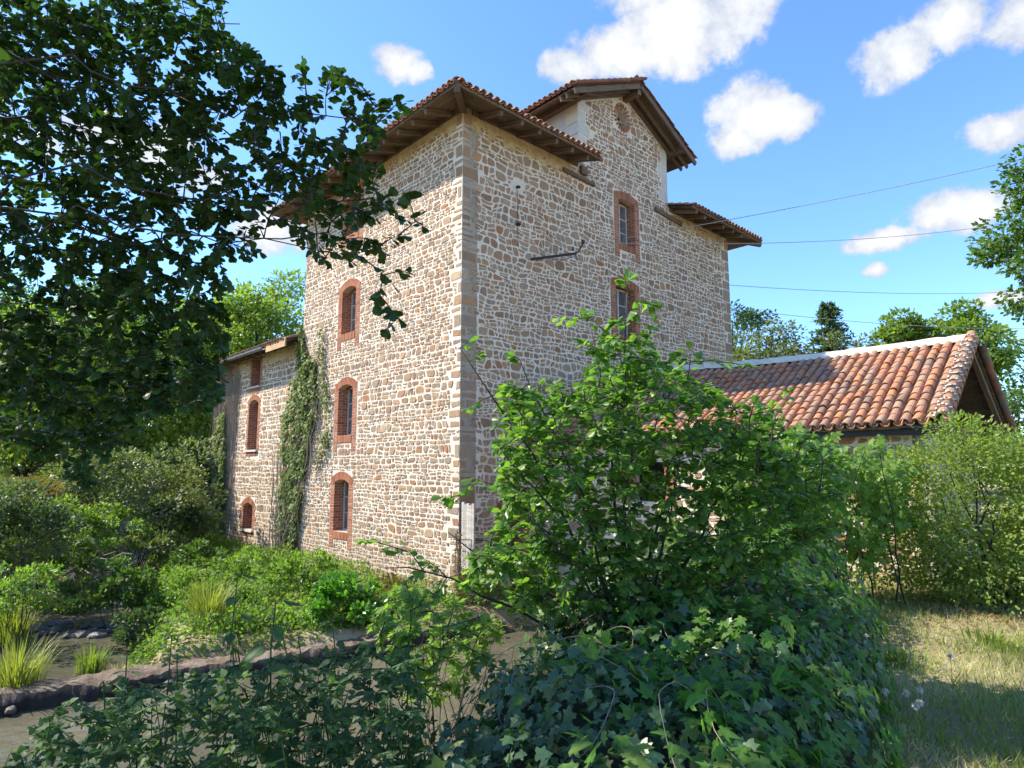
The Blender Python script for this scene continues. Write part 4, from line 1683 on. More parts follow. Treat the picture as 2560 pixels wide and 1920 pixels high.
wire('topmost wire rising from the upper brick window to the right sky', loc(5.9, -.04, 8.15), (14.6, 16.9, 10.3), .1)
wire('wire running level from the iron bracket insulator to the right', loc(3.63, -.44, 7.36), (19.5, 23.0, 10.9), .35)
wire('third wire down, leaving from behind the far corner of the mill', loc(12.15, 2.5, 8.75), (40, 44, 14.4), .5, .014)
wire('lowest wire crossing in front of the pointed conifer', loc(12.15, 1.5, 7.65), (27, 30, 8.3), .35, .012)
# ------------------------------------------------------------------ vegetation helpers
def pt(px, py, d):
    """the point d metres ahead that the photograph shows at this pixel"""
    u, v = (px - 1280) / F_, -(py - 960) / F_
    q = np.array([u, CP - v * SP, SP + v * CP])
    return CAMP + q * d / q[1]


def wall_uv(px, py, xoff=0.0):
    u, v = (px - 1280) / F_, -(py - 960) / F_
    q = Vector((u, CP - v * SP, SP + v * CP))
    o = Vector(CAMP)
    t_ = ((CO + EX * xoff) - o).dot(EX) / q.dot(EX)
    P = o + q * t_ - CO
    return P.dot(EY), P.z


def in_poly(px, py, poly):
    return inside(np.asarray(px, float), np.asarray(py, float), poly)


def limb(a, b, bow=.15, n=8, wob=.06):
    a, b = np.asarray(a, float), np.asarray(b, float)
    L = np.linalg.norm(b - a)
    t_ = np.linspace(0, 1, n)[:, None]
    P = a + (b - a) * t_
    P[:, 2] += (4 * t_ * (1 - t_))[:, 0] * bow * L
    P[1:-1] += RNG.normal(size=(n - 2, 3)) * wob * L / n * 1.5
    return P


class Twigs:
    """limbs -> twigs that end at chosen tips -> leaves along each twig"""
    def __init__(s):
        s.nodes, s.mb = [], MB()
        s.pos, s.ax, s.nr, s.sz = [], [], [], []

    def limb(s, P, r0, r1, sides=7, attach=.2):
        n = len(P)
        s.mb.tube(P, list(np.linspace(r0, r1, n)), sides)
        # finer nodes to attach to
        for i in range(n - 1):
            for k in range(4):
                f = (i + k / 4) / (n - 1)
                if f >= attach:
                    s.nodes.append(P[i] + (P[i + 1] - P[i]) * k / 4)
        s.nodes.append(P[-1])

    def tips(s, T_, nl, size, maxlen=1.2, droop=.12, spread=1.0, r0=.006, start=.25, rebuild=True, up=.75):
        N = np.array(s.nodes)
        order = np.argsort([np.min(np.sum((N - q) ** 2, 1)) for q in T_])
        for oi in order:
            q = T_[oi]
            N = s._arr if hasattr(s, '_arr') and len(s._arr) == len(s.nodes) else np.array(s.nodes)
            s._arr = N
            d = np.linalg.norm(N - q, axis=1)
            i = int(np.argmin(d))
            L = d[i]
            if L < .05:
                continue
            a = N[i]
            if L > maxlen:
                a = q + (a - q) * (maxlen / L) * 1.0
                a = N[i]
            mid = (a + q) / 2 + np.array([0, 0, droop * L]) + RNG.normal(size=3) * .06 * L
            ts = np.linspace(0, 1, 6)[:, None]
            P = (1 - ts) ** 2 * a + 2 * ts * (1 - ts) * mid + ts ** 2 * q
            rr_ = min(.02, r0 * (.7 + L))
            s.mb.tube(P, list(np.linspace(rr_, .0015, 6)), 4, False)
            if rebuild and L > .12:
                s.nodes.append(P[3])
                s.nodes.append(P[4])
            k = max(3, int(nl * RNG.uniform(.7, 1.3)))
            f = np.linspace(start, 1.0, k)
            f = np.clip(f + RNG.normal(size=k) * .02, 0, 1)
            pos = ((1 - f) ** 2)[:, None] * a + (2 * f * (1 - f))[:, None] * mid + (f ** 2)[:, None] * q
            dr = (q - mid) * f[:, None] + (mid - a) * (1 - f[:, None])
            dr /= np.linalg.norm(dr, axis=1, keepdims=True) + 1e-9
            side = np.cross(dr, np.array([0, 0, 1.]))
            side /= np.linalg.norm(side, axis=1, keepdims=True) + 1e-6
            sg = np.where(np.arange(k) % 2 == 0, 1., -1.)[:, None]
            ax = dr * .55 + side * sg * spread * RNG.uniform(.5, 1.1, (k, 1)) + rdir(k) * .4 + np.array([0, 0, -.18])
            ax[-1] = dr[-1] + rdir(1)[0] * .2
            ax /= np.linalg.norm(ax, axis=1, keepdims=True)
            s.pos.append(pos + ax * size * .18)
            s.ax.append(ax)
            s.nr.append(np.array([0, 0, up]) + rdir(k) * .55)
            s.sz.append(size * RNG.uniform(.55, 1.15, k))

    def arrays(s):
        return np.concatenate(s.pos), np.concatenate(s.ax), np.concatenate(s.nr), np.concatenate(s.sz)


def sample_poly(poly, n, dmin, dmax, dens=None):
    xs_ = [q[0] for q in poly]
    ys_ = [q[1] for q in poly]
    out = []
    while len(out) < n:
        x = RNG.uniform(min(xs_), max(xs_), 400)
        y = RNG.uniform(min(ys_), max(ys_), 400)
        k = in_poly(x, y, poly)
        if dens is not None:
            k &= RNG.uniform(size=400) < dens(x, y)
        for a, b in zip(x[k], y[k]):
            lo, hi = (dmin(a, b), dmax(a, b)) if callable(dmin) else (dmin, dmax)
            out.append(pt(a, b, RNG.uniform(lo, hi)))
    return np.array(out[:n])


def base_of(P):
    z = float(ground_h(np.array([P[0]]), np.array([P[1]]))[0])
    return (P[0], P[1], z)


# ------------------------------------------------------------------ weir
wl = np.array([(-10.5, 6.2), (-8.6, 7.5), (-6.83, 8.86), (-5.31, 9.98), (-3.23, 11.07), (-1.4, 12.6), (-.2, 13.1)])
tt = np.linspace(0, len(wl) - 1, 320)
wx_ = np.interp(tt, range(len(wl)), wl[:, 0])
wy_ = np.interp(tt, range(len(wl)), wl[:, 1])
prof = [(-.42, -1.0), (-.35, -.5), (-.32, -.20), (-.29, -.08), (-.25, .0), (-.16, .01), (-.04, .02), (.12, .01), (.25, -.02), (.36, -.2), (.5, -.8)]
root = thing('stone_weir', 'low worn stone weir crossing the pond in front of the mill', 'weir', (-5.3, 9.9, -2.2))
q = MB()
rows = []
for i in range(320):
    j = min(i + 1, 319)
    k = max(i - 1, 0)
    dx, dy = wx_[j] - wx_[k], wy_[j] - wy_[k]
    L = math.hypot(dx, dy)
    nx_, ny_ = dy / L, -dx / L              # towards the camera
    row = []
    for (a, b) in prof:
        nn = mnoise.noise((wx_[i] * 1.6, wy_[i] * 1.6, a * 3)) * .09 + mnoise.noise((wx_[i] * 5, wy_[i] * 5, b * 4 + a * 6)) * .09 + mnoise.noise((wx_[i] * 14, wy_[i] * 14, a * 9)) * .04
        row.append((wx_[i] - nx_ * (a + nn) + 5.3, wy_[i] - ny_ * (a + nn) - 9.9, -1.40 + b + nn * .5 * (1 if b > -.4 else 0) + 2.2))
    rows.append(row)
vs = [p_ for row in rows for p_ in row]
K = len(prof)
fs = [(i * K + k, i * K + k + 1, (i + 1) * K + k + 1, (i + 1) * K + k) for i in range(319) for k in range(K - 1)]
q.add(vs, fs)
q.build('weir_body', 'weir_earth', root)


def rock(name, P, s, parent=None, label=None, grp=None, mat='wet_rock'):
    me = bpy.data.meshes.new(name)
    import bmesh
    bm = bmesh.new()
    bmesh.ops.create_icosphere(bm, subdivisions=2, radius=1)
    o_ = RNG.uniform(0, 50)
    for v in bm.verts:
        n_ = v.co.normalized()
        k_ = 1 + .35 * mnoise.noise(n_ * 1.4 + Vector((o_, 0, 0))) + .15 * mnoise.noise(n_ * 3 + Vector((0, o_, 0)))
        v.co = Vector((n_.x * s[0], n_.y * s[1], n_.z * s[2])) * k_
    bm.to_mesh(me)
    bm.free()
    me.materials.append(M[mat])
    o = link(name, me, parent, P)
    o.rotation_euler = (0, 0, RNG.uniform(0, 6))
    if label:
        tag(o, label, 'rock', grp)
    return o


for k in range(28):
    f = RNG.uniform(0, 1)
    i = int(f * 319)
    s = RNG.uniform(.05, .11)
    rock('weir_stone', (wx_[i] + 5.3 + RNG.uniform(.1, .3), wy_[i] - 9.9 - RNG.uniform(.15, .4), .66 + RNG.uniform(-.1, .1)), (s, s * .8, s * .6), root)
for k in range(30):
    P = pt(RNG.uniform(60, 300), RNG.uniform(1565, 1600), 12.9)
    s = RNG.uniform(.05, .15)
    rock('river_rock', (P[0], P[1] + RNG.uniform(-.5, .6), WATER_Z + .02), (s * 1.3, s, s * .6), None, 'grey river rock lying in the shallow rapids behind the weir', 'rocks in the rapids')

# ------------------------------------------------------------------ big alder hanging in from the left
D2 = 1.1573
AT_POLY = [(a * D2, b * D2) for a, b in [(-60, -40), (470, -40), (480, 60), (530, 100), (620, 145), (740, 150), (865, 215), (850, 260), (800, 330), (870, 440), (900, 495), (860, 520), (865, 590),
                                         (800, 560), (730, 600), (650, 560), (600, 470), (545, 450), (575, 530), (500, 590), (490, 690), (480, 850), (420, 900), (330, 900), (230, 990), (180, 1060), (120, 1000), (60, 960), (-60, 960)]]
tb = (-4.3, 3.0, float(ground_h(np.array([-4.3]), np.array([3.0]))[0]) - .1)
root = thing('alder_tree', 'large dark alder hanging its branches in from the upper left', 'tree', tb)
tw = Twigs()
trunk = np.array([(-4.3, 3.0, tb[2]), (-4.2, 3.05, .5), (-4.25, 3.2, 2.0), (-4.1, 3.3, 3.6), (-4.15, 3.5, 5.2), (-4.0, 3.6, 7.0), (-3.9, 3.7, 8.4)])
tw.limb(trunk, .24, .05, 10, .45)
for (px, py, d, z0) in ((900, 300, 3.4, 4.6), (900, 500, 3.25, 3.6), (820, 580, 3.2, 3.4), (600, 60, 3.9, 5.2), (770, 620, 3.7, 3.6), (520, 980, 4.3, 2.8), (190, 1190, 4.2, 2.2),
                        (300, 280, 4.2, 5.0), (90, 620, 4.3, 4.2), (370, 660, 4.2, 3.6), (250, 900, 4.2, 2.8), (60, 200, 4.4, 5.0), (480, 420, 3.8, 4.4), (700, 330, 3.7, 4.6), (60, 1050, 4.3, 2.4)):
    a = np.array([-4.2, 3.3, z0 - .5])
    tw.limb(limb(a, pt(px, py, d), .02, 14, .2), .010, .003, 6, .3)
for (x, y, z) in ((-3, 1.2, 4.4), (-2.6, 1.0, 5.6), (-4.6, 1.2, 5), (-2.2, 3.6, 6.4), (-5.8, 4, 6), (-3.2, 4.2, 6.2), (-1.6, 3.2, 5.4), (-3.4, 2.0, 7), (-2.0, 2.2, 4.6)):
    tw.limb(limb((-4.15, 3.4, z - 1.2), (x, y, z), .1, 8, .1), .03, .008, 6, .3)
T1 = sample_poly(AT_POLY, 1800, lambda a, b: 3.05 + max(0, 700 - a) * .0006, lambda a, b: 3.7 + max(0, 900 - a) * .0009,
                 lambda x, y: np.clip(1.15 - np.clip((x - 380) / 700, 0, 1) * .95, .2, 1))
n_off = 0
T2 = []
while len(T2) < 620:
    P = np.array([RNG.uniform(-5.8, -1.0), RNG.uniform(.4, 4.5), RNG.uniform(2.6, 6.3)])
    px, py, dp_ = project(P)
    if (-30 < px < 2560 and -420 < py < 1920) or P[1] < .3:
        continue
    if P[2] > 4.6 + (P[0] + 5.8) * .45 + 1.0:
        continue
    T2.append(P)
tw.tips(T1, 13, .051, 1.0)
# loose sprigs at the edge of the crown
sp = [pt(x * D2, y * D2, 3.1) for x, y in ((905, 470), (915, 490), (880, 425), (870, 585), (845, 610), (835, 715), (860, 690), (815, 650), (868, 220), (850, 235), (770, 180), (720, 160), (640, 160), (545, 130))]
tw.tips(np.array(sp), 6, .064, 1.0, start=.5)
tw.tips(np.array(T2), 9, .085, 1.6)
P, A, N, Z = tw.arrays()
o = tw.mb.build('trunk_and_limbs', 'bark', root, smooth_sh=True)
o.location = tuple(-np.array(tb))
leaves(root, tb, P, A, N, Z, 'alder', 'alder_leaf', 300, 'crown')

# ------------------------------------------------------------------ young alder in the middle
AB_POLY = [(1560, 800), (1660, 900), (1760, 960), (1900, 1010), (2050, 1080), (2110, 1180), (2100, 1330), (1900, 1440), (1600, 1540), (1380, 1560), (1200, 1500), (1150, 1430), (1230, 1330),
           (1250, 1230), (1240, 1080), (1260, 960), (1330, 950), (1440, 960), (1500, 860)]
bb = (.9, 4.75, .0)
root = thing('alder_bush', 'bright green young alder bush in front of the mill and shed', 'bush', bb)
tw = Twigs()
for (px, py, d) in ((1570, 720, 4.5), (1480, 830, 4.7), (1300, 900, 4.5), (1230, 1080, 4.3), (1120, 1330, 4.2), (960, 1420, 4.0), (1750, 950, 4.9), (1900, 1080, 4.9), (2030, 1150, 5.2), (1980, 1330, 4.7),
                    (1700, 1150, 4.2), (1420, 1150, 4.1), (1560, 1020, 4.3), (1330, 1300, 4.0), (1800, 1300, 4.3), (1150, 870, 4.5)):
    st = np.array([bb[0] + RNG.uniform(-.12, .12), bb[1] + RNG.uniform(-.1, .1), .1])
    tw.limb(limb(st, pt(px, py, d), .06, 9, .07), .016, .003, 6, .2)
T1 = sample_poly(AB_POLY, 1300, lambda a, b: 4.0, lambda a, b: 5.15)
tw.tips(T1, 13, .062, 1.0, .05)
sp = [pt(x * D2, y * D2, 4.5) for x, y in ((1355, 605), (1345, 625), (1395, 655), (1415, 660), (1410, 700), (1270, 680), (1320, 700), (1400, 740), (1290, 760), (1370, 680), (1210, 690), (1250, 735), (1460, 770), (1490, 760),
                                            (1010, 740), (1040, 760), (1110, 770), (1020, 800), (1080, 840), (960, 1075), (985, 1080), (1010, 1030), (1100, 920), (1010, 880), (780, 1165), (810, 1170), (850, 1190), (880, 1185), (920, 1210),
                                            (900, 1240), (870, 1260), (950, 1250), (940, 1290), (1010, 1250), (890, 1300), (1620, 790), (1700, 850), (1560, 780), (1345, 650), (1330, 690), (1300, 720), (1380, 720))]
tw.tips(np.array(sp), 10, .072, 1.0, .02, start=.3)
P, A, N, Z = tw.arrays()
o = tw.mb.build('stems', 'bark', root, smooth_sh=True)
o.location = tuple(-np.array(bb))
leaves(root, bb, P, A, N, Z * 1.06, 'alder', 'bush_leaf', 300, 'leaf_mass', wscale=.8)

# ------------------------------------------------------------------ ivy and hop mound in the foreground
MA, MBp = np.array([-.14, 1.6]), np.array([2.35, 7.3])
MD = (MBp - MA) / np.linalg.norm(MBp - MA)
MN = np.array([MD[1], -MD[0]])
ML = np.linalg.norm(MBp - MA)


def mound(x, y):
    dx, dy = x - MA[0], y - MA[1]
    t_ = dx * MD[0] + dy * MD[1]
    n_ = dx * MN[0] + dy * MN[1]
    w_ = .80 + .66 * np.clip(t_ / ML, 0, 1)
    over = np.maximum(0, np.maximum(-t_, t_ - ML)) / .7
    rr_ = np.sqrt((n_ / w_) ** 2 + over ** 2)
    h_ = (.40 + .48 * np.clip(t_ / ML, 0, 1.2)) * np.clip(1 - rr_ ** 2.2, 0, 1) ** .6
    return h_ * (1 + .3 * lump(x * 1.5, y * 1.5) + .28 * lump(x * 3.3 + 1, y * 3.3)), rr_


u_ = np.linspace(-2.6, 4.4, 110)
v_ = np.linspace(.5, 8.8, 120)
XX, YY = np.meshgrid(u_, v_)
HH, RR = mound(XX, YY)
G0 = ground_h(XX, YY)
ZZ = np.where(HH > .001, np.maximum(G0, np.minimum(0, G0 + .6)) * 1.0 + HH * .9 - .04, G0 - .3)
mbase = (.6, 4.4, 0)
root = thing('ivy_mound', 'dense mound of dark ivy and hop vines filling the foreground', 'ivy', mbase)
idx = np.arange(110 * 120).reshape(120, 110)
qd = np.stack([idx[:-1, :-1], idx[:-1, 1:], idx[1:, 1:], idx[1:, :-1]], -1).reshape(-1, 4)
qd = qd[(RR.ravel()[qd] < 1.06).all(1)]
link('litter_core', raw_mesh('litter_core', np.stack([XX, YY, ZZ], -1).reshape(-1, 3) - np.array(mbase), qd.ravel(), np.full(len(qd), 4), 'leaf_mould', True), root)


def on_mound(n):
    out = []
    while len(out) < n:
        x = RNG.uniform(-2.4, 4.2, 3000)
        y = RNG.uniform(.6, 8.6, 3000)
        h_, r_ = mound(x, y)
        px, py, dp_ = project(np.stack([x, y, h_], -1))
        k = (r_ < 1.03) & (px > -200) & (px < 2400) & (py < 2150) & (RNG.uniform(size=3000) < np.clip(3.2 / np.maximum(dp_, .5), .3, 1) ** 1.2)
        out += list(zip(x[k], y[k]))
    return np.array(out[:n])


def on_mound_frames(Q, lift):
    x, y = Q[:, 0], Q[:, 1]
    e = .03

    def hgt(a, b):
        g0 = ground_h(a, b)
        return np.maximum(g0, np.minimum(0, g0 + .6)) + mound(a, b)[0]
    z = hgt(x, y)
    gx_ = (hgt(x + e, y) - hgt(x - e, y)) / (2 * e)
    gy_ = (hgt(x, y + e) - hgt(x, y - e)) / (2 * e)
    nr = np.stack([-gx_, -gy_, np.ones_like(gx_)], -1)
    nr /= np.linalg.norm(nr, axis=1, keepdims=True)
    P = np.stack([x, y, z], -1) + nr * lift[:, None]
    dn = np.stack([gx_, gy_, -(gx_ ** 2 + gy_ ** 2)], -1)
    dn = -dn
    dn[:, 2] = -np.abs(dn[:, 2])
    return P, nr, dn


Q = on_mound(9000)
P, nr, dn = on_mound_frames(Q, RNG.uniform(-.03, .07, 9000) + .16 * RNG.uniform(0, 1, 9000) ** 4)
ax = dn + rdir(9000) * .9 - nr * .1
leaves(root, mbase, P, ax, nr * .9 + rdir(9000) * .55 + np.array([-.15, -.2, .15]), RNG.uniform(.026, .070, 9000), 'ivy', 'ivy_leaf', 240, 'ivy_leaves')
Q = on_mound(4200)
k = (Q[:, 0] - MA[0]) * MN[0] + (Q[:, 1] - MA[1]) * MN[1] + RNG.normal(size=4200) * .25 + lump(Q[:, 0] * 2, Q[:, 1] * 2) * .6 > .1
Q = Q[k]
P, nr, dn = on_mound_frames(Q, RNG.uniform(.05, .2, len(Q)))
leaves(root, mbase, P, dn + rdir(len(Q)) * .6, nr + rdir(len(Q)) * .35 + np.array([0, -.1, .3]), RNG.uniform(.045, .105, len(Q)), 'hop', 'hop_leaf', 60, 'hop_leaves', 'hop_leaf')
# vine stems arching over the mound
q = MB()
for i in range(45):
    Q = on_mound(1)[0]
    a = RNG.uniform(0, 6.28)
    L = RNG.uniform(.3, .9)
    pts, lf = [], RNG.uniform(.3, 1)
    for k in range(14):
        f = k / 13
        xx, yy = Q[0] + math.cos(a + f * 1.6) * L * f, Q[1] + math.sin(a + f * 1.6) * L * f
        zz = float(mound(np.array([xx]), np.array([yy]))[0][0])
        pts.append((xx - mbase[0], yy - mbase[1], zz + .05 + .16 * math.sin(math.pi * f) * lf))
    q.tube(pts, .002, 4, False)
q.build('vine_stems', 'dry_stem', root, kind='stuff')

# ------------------------------------------------------------------ nettles on the near bank


def nettle(P, h, label, grp, lean=(0, 0), size=.10, mat='nettle_leaf'):
    b = base_of(P)
    h = P[2] - b[2] if h is None else h
    root = thing('nettle', label, 'nettle', b, 0, grp)
    top = np.array([b[0] + lean[0], b[1] + lean[1], b[2] + h])
    S_ = limb(b, top, .0, 12, .05)
    q = MB()
    q.tube(S_ - np.array(b), list(np.linspace(.008, .003, 12)), 5)
    pos, ax, nr, sz = [], [], [], []
    n = int(h / .085)
    ph = RNG.uniform(0, 3)
    for i in range(n):
        f = .12 + .88 * (i + 1) / n
        c_ = S_[0] + (S_[-1] - S_[0]) * f
        j = f * 11
        c_ = S_[int(min(10, j))] * (1 - (j - int(j))) + S_[min(11, int(j) + 1)] * (j - int(j)) if j < 11 else S_[-1]
        ph += math.pi / 2 + RNG.uniform(-.2, .2)
        for s in (0, math.pi):
            d = np.array([math.cos(ph + s), math.sin(ph + s), RNG.uniform(-.55, .15)])
            z = size * (1.15 - .6 * max(0, f - .6) / .4) * RNG.uniform(.75, 1.15)
            q.tube([c_ - np.array(b), c_ + d * .035 - np.array(b)], .0015, 3, False)
            pos.append(c_ + d * .03)
            ax.append(d)
            nr.append(np.array([0, 0, 1]) + RNG.normal(size=3) * .2)
            sz.append(z)
        if .45 < f < .92:           # hanging flower strings
            for s in range(4):
                a = RNG.uniform(0, 6.28)
                d = np.array([math.cos(a), math.sin(a), 0])
                q.tube([c_ - np.array(b), c_ + d * .03 - np.array([0, 0, .02]) - np.array(b), c_ + d * .045 - np.array([0, 0, .07]) - np.array(b)], .003, 3, False)
    q.build('stem', 'nettle_leaf', root)
    leaves(root, b, np.array(pos), np.array(ax), np.array(nr), np.array(sz), 'nettle', mat, len(pos), 'leaves')


for (px, py, d, s, lab) in ((565, 1440, 2.9, .12, 'tallest nettle stalk at the water, its tip against the sunny bank'), (665, 1500, 2.7, .16, 'nettle with the broadest dark leaves low in the foreground'),
                            (845, 1545, 3.1, .10, None), (480, 1630, 3.0, .10, None), (740, 1640, 2.8, .10, None), (930, 1640, 3.3, .09, None), (1000, 1600, 3.6, .09, None),
                            (330, 1640, 3.2, .08, None), (700, 1560, 3.2, .08, None), (780, 1590, 3.5, .08, None), (420, 1590, 3.4, .08, None), (380, 1720, 3.0, .09, None), (250, 1700, 2.9, .10, None), (620, 1700, 2.6, .11, None), (860, 1700, 2.9, .09, None), (1010, 1720, 3.1, .09, None)):
    P = pt(px, py, d)
    nettle(P, None, lab or 'nettle stalk with paired toothed leaves among the bank thicket', None if lab else 'nettles on the near bank', (RNG.uniform(-.08, .08), RNG.uniform(-.05, .05)), s)
# low thicket between them
TH = [(120, 1790), (230, 1700), (430, 1690), (560, 1650), (720, 1640), (900, 1600), (1040, 1640), (1090, 1760), (1060, 1960), (-60, 1990), (0, 1880)]
root = thing('bank_thicket', 'dark tangle of bindweed and bramble on the near bank at lower left', 'undergrowth', base_of((-1.1, 3.1, 0)))
root['kind'] = 'stuff'
bb = np.array(root.location)
tw = Twigs()
for i in range(40):
    P = sample_poly(TH, 1, 2.3, 3.6)[0]
    g0 = base_of(P)
    tw.limb(limb(g0, P, .0, 6, .1), .006, .002, 4, .1)
T1 = sample_poly(TH, 700, 2.3, 3.9)
tw.tips(T1, 12, .034, .8, .05)
P, A, N, Z = tw.arrays()
o = tw.mb.build('stems', 'nettle_leaf', root)
o.location = tuple(-bb)
leaves(root, bb, P, A, N, Z, 'nettle', 'nettle_leaf', 0, 'thicket_leaves', wscale=1.35)

# sunlit sprawling vine between the thicket and the ivy
SV = [(920, 1500), (1020, 1450), (1150, 1500), (1260, 1560), (1230, 1660), (1150, 1720), (1090, 1760), (1000, 1740), (930, 1620)]
vb = base_of((-.5, 4.6, 0))
root = thing('sprawling_vine', 'light green vine sprawling over the water edge left of the ivy mound', 'vine', vb)
tw = Twigs()
for i in range(16):
    P = sample_poly(SV, 1, 3.6, 5.2)[0]
    tw.limb(limb((vb[0] + RNG.uniform(-.3, .4), vb[1] + RNG.uniform(-.6, .6), vb[2]), P, .1, 7, .1), .006, .002, 4, .15)
tw.tips(sample_poly(SV, 190, 3.5, 5.3), 11, .052, .8, .05)
P, A, N, Z = tw.arrays()
o = tw.mb.build('stems', 'bark', root)
o.location = tuple(-np.array(vb))
leaves(root, vb, P, A, N, Z, 'hop', 'vine_leaf', 120, 'vine_leaves')

# ------------------------------------------------------------------ bushes and trees


def bush(name, label, cat, c, r_, n, size, mat, shape='oval', group=None, nparts=0, clumps=40, stems=10, up=.4, flat=1.0, low=-.6):
    """leafy shrub standing on the ground: clumps of leaves round its stems. c = centre of the crown"""
    c = np.array(c, float)
    b = np.array(base_of(c))
    if not nparts:
        shape = 'simple' if c[1] > 12.6 else 'small'
    root = thing(name, label, cat, tuple(b), 0, group)
    r_ = np.array(r_, float)
    d = rdir(clumps)
    d[:, 2] = np.where(d[:, 2] < low, -d[:, 2], d[:, 2])
    cc = c + d * r_ * RNG.uniform(.35, 1.0, (clumps, 1)) ** .6 * np.where(RNG.uniform(size=(clumps, 1)) < .25, RNG.uniform(1.0, 1.28, (clumps, 1)), 1.0)
    cc[:, 2] = np.maximum(cc[:, 2], b[2] + .05)
    cr = RNG.uniform(.12, .36, clumps) * min(r_[0], r_[2])
    q = MB()
    for i in range(stems):
        j = RNG.integers(clumps)
        q.tube(limb(b + RNG.normal(size=3) * np.array([.08, .08, 0]) * r_[0], cc[j], .05, 6, .1) - b, list(np.linspace(.016, .005, 6) * min(1.5, .5 + r_[2] / 2)), 5, False)
    q.build('stems', 'bark', root)
    w_ = cr ** 2
    k = RNG.choice(clumps, n, p=w_ / w_.sum())
    dv = rdir(n)
    rad_ = RNG.uniform(.2, 1.0, (n, 1)) ** .5
    P = cc[k] + dv * (cr[k][:, None]) * rad_ * np.array([1.15, 1.15, .85 * flat])
    out = (P - c) / r_
    out /= np.linalg.norm(out, axis=1, keepdims=True) + 1e-6
    A = dv * .6 + out * .5 + rdir(n) * .6
    leaves(root, b, P, A, out * .5 + np.array([0, 0, up]) + rdir(n) * .6, size * RNG.uniform(.6, 1.3, n), shape, mat, nparts, 'leaf_mass')
    return root


def tree(name, label, base, top, rx, n, size, mat, crown0=.35, shape='oval', bark='bark', group=None, clumps=60, trunk_r=.16, lean=(0, 0), ry=None):
    b = np.array(base, float)
    b[2] = float(ground_h(np.array([b[0]]), np.array([b[1]]))[0])
    H = top - b[2]
    root = thing(name, label, 'tree', tuple(b), 0, group)
    c = b + np.array([lean[0], lean[1], H * (crown0 + 1) / 2])
    r_ = np.array([rx, ry or rx, H * (1 - crown0) / 2])
    d = rdir(clumps)
    cc = c + d * r_ * RNG.uniform(.35, 1.0, (clumps, 1)) ** .55
    cr = RNG.uniform(.16, .34, clumps) * min(rx, r_[2])
    q = MB()
    ttop = b + np.array([lean[0], lean[1], H * .88])
    TR = limb(b, ttop, 0, 9, .04)
    q.tube(TR - b, list(np.linspace(trunk_r, .03, 9)), 8)
    q.build('trunk', bark, root, smooth_sh=True)
    q = MB()
    for j in range(clumps):
        f = np.clip((cc[j][2] - b[2]) / H - .15, .15, .8)
        a = TR[int(f * 8)]
        q.tube(limb(a, cc[j], .06, 5, .12) - b, list(np.linspace(trunk_r * .3, .008, 5)), 4, False)
    q.build('limbs', bark, root)
    w_ = cr ** 2
    k = RNG.choice(clumps, n, p=w_ / w_.sum())
    dv = rdir(n)
    P = cc[k] + dv * cr[k][:, None] * RNG.uniform(.15, 1, (n, 1)) ** .5 * np.array([1.2, 1.2, .7])
    out = (P - c) / r_
    A = dv * .5 + out * .4 + rdir(n) * .6 + np.array([0, 0, -.2])
    leaves(root, b, P, A, out * .4 + np.array([0, 0, .5]) + rdir(n) * .55, size * 1.12 * RNG.uniform(.6, 1.3, n), 'simple', mat, 0, 'crown')
    return root


# shrub at the right and the vine on the shed
bush('privet_shrub', 'tall small-leaved shrub standing on the dry lawn at the right', 'shrub', (5.75, 7.8, .95), (1.3, .9, 1.15), 30000, .050, 'shrub_leaf', 'small', None, 300, 150, 14, .5, 1.0, -.98)
bush('side_shrub', 'leafy shrub cut by the right edge of the picture beside the shed gable', 'shrub', (8.2, 9.3, .9), (1.2, .9, 1.25), 16000, .06, 'shrub_leaf', 'small', None, 0, 70, 16, .5)
VP_ = [(1760, 1180), (1830, 1150), (1870, 1090), (1930, 1130), (1990, 1060), (2040, 1110), (2090, 1080), (2130, 1130), (2200, 1085), (2240, 1150), (2290, 1170), (2250, 1240), (2290, 1300), (2210, 1340), (2180, 1430), (2110, 1390), (2060, 1450), (1990, 1400), (1850, 1400)]
P = sample_poly(VP_, 5200, 7.3, 8.4)
P = P[np.array([mnoise.noise((q_[0] * 2.3, q_[1] * 2.3, q_[2] * 2.3)) for q_ in P]) > -.12]
P = np.concatenate([P, P])[:4200]
P = P + RNG.normal(size=P.shape) * .03
vb = base_of((4.6, 8.9, 0))
root = thing('wall_vine', 'light green vine climbing over the front wall of the shed', 'vine', vb)
Q = []
nv4 = len(P)
leaves(root, vb, P, rdir(nv4) * .7 + np.array([0, -.2, -.6]), rdir(nv4) * .5 + np.array([-.5, -.6, .5]), RNG.uniform(.04, .11, nv4), 'hop', 'vine_leaf', 200, 'vine_leaves')
q = MB()
for i in range(26):
    e = P[RNG.integers(len(P))]
    s_ = np.array([e[0] + RNG.uniform(-.5, .5), e[1] + .2, .0])
    q.tube(limb(s_, e, .02, 7, .12) - np.array(vb), list(np.linspace(.012, .004, 7)), 5, False)
q.build('vine_stems', 'bark', root)

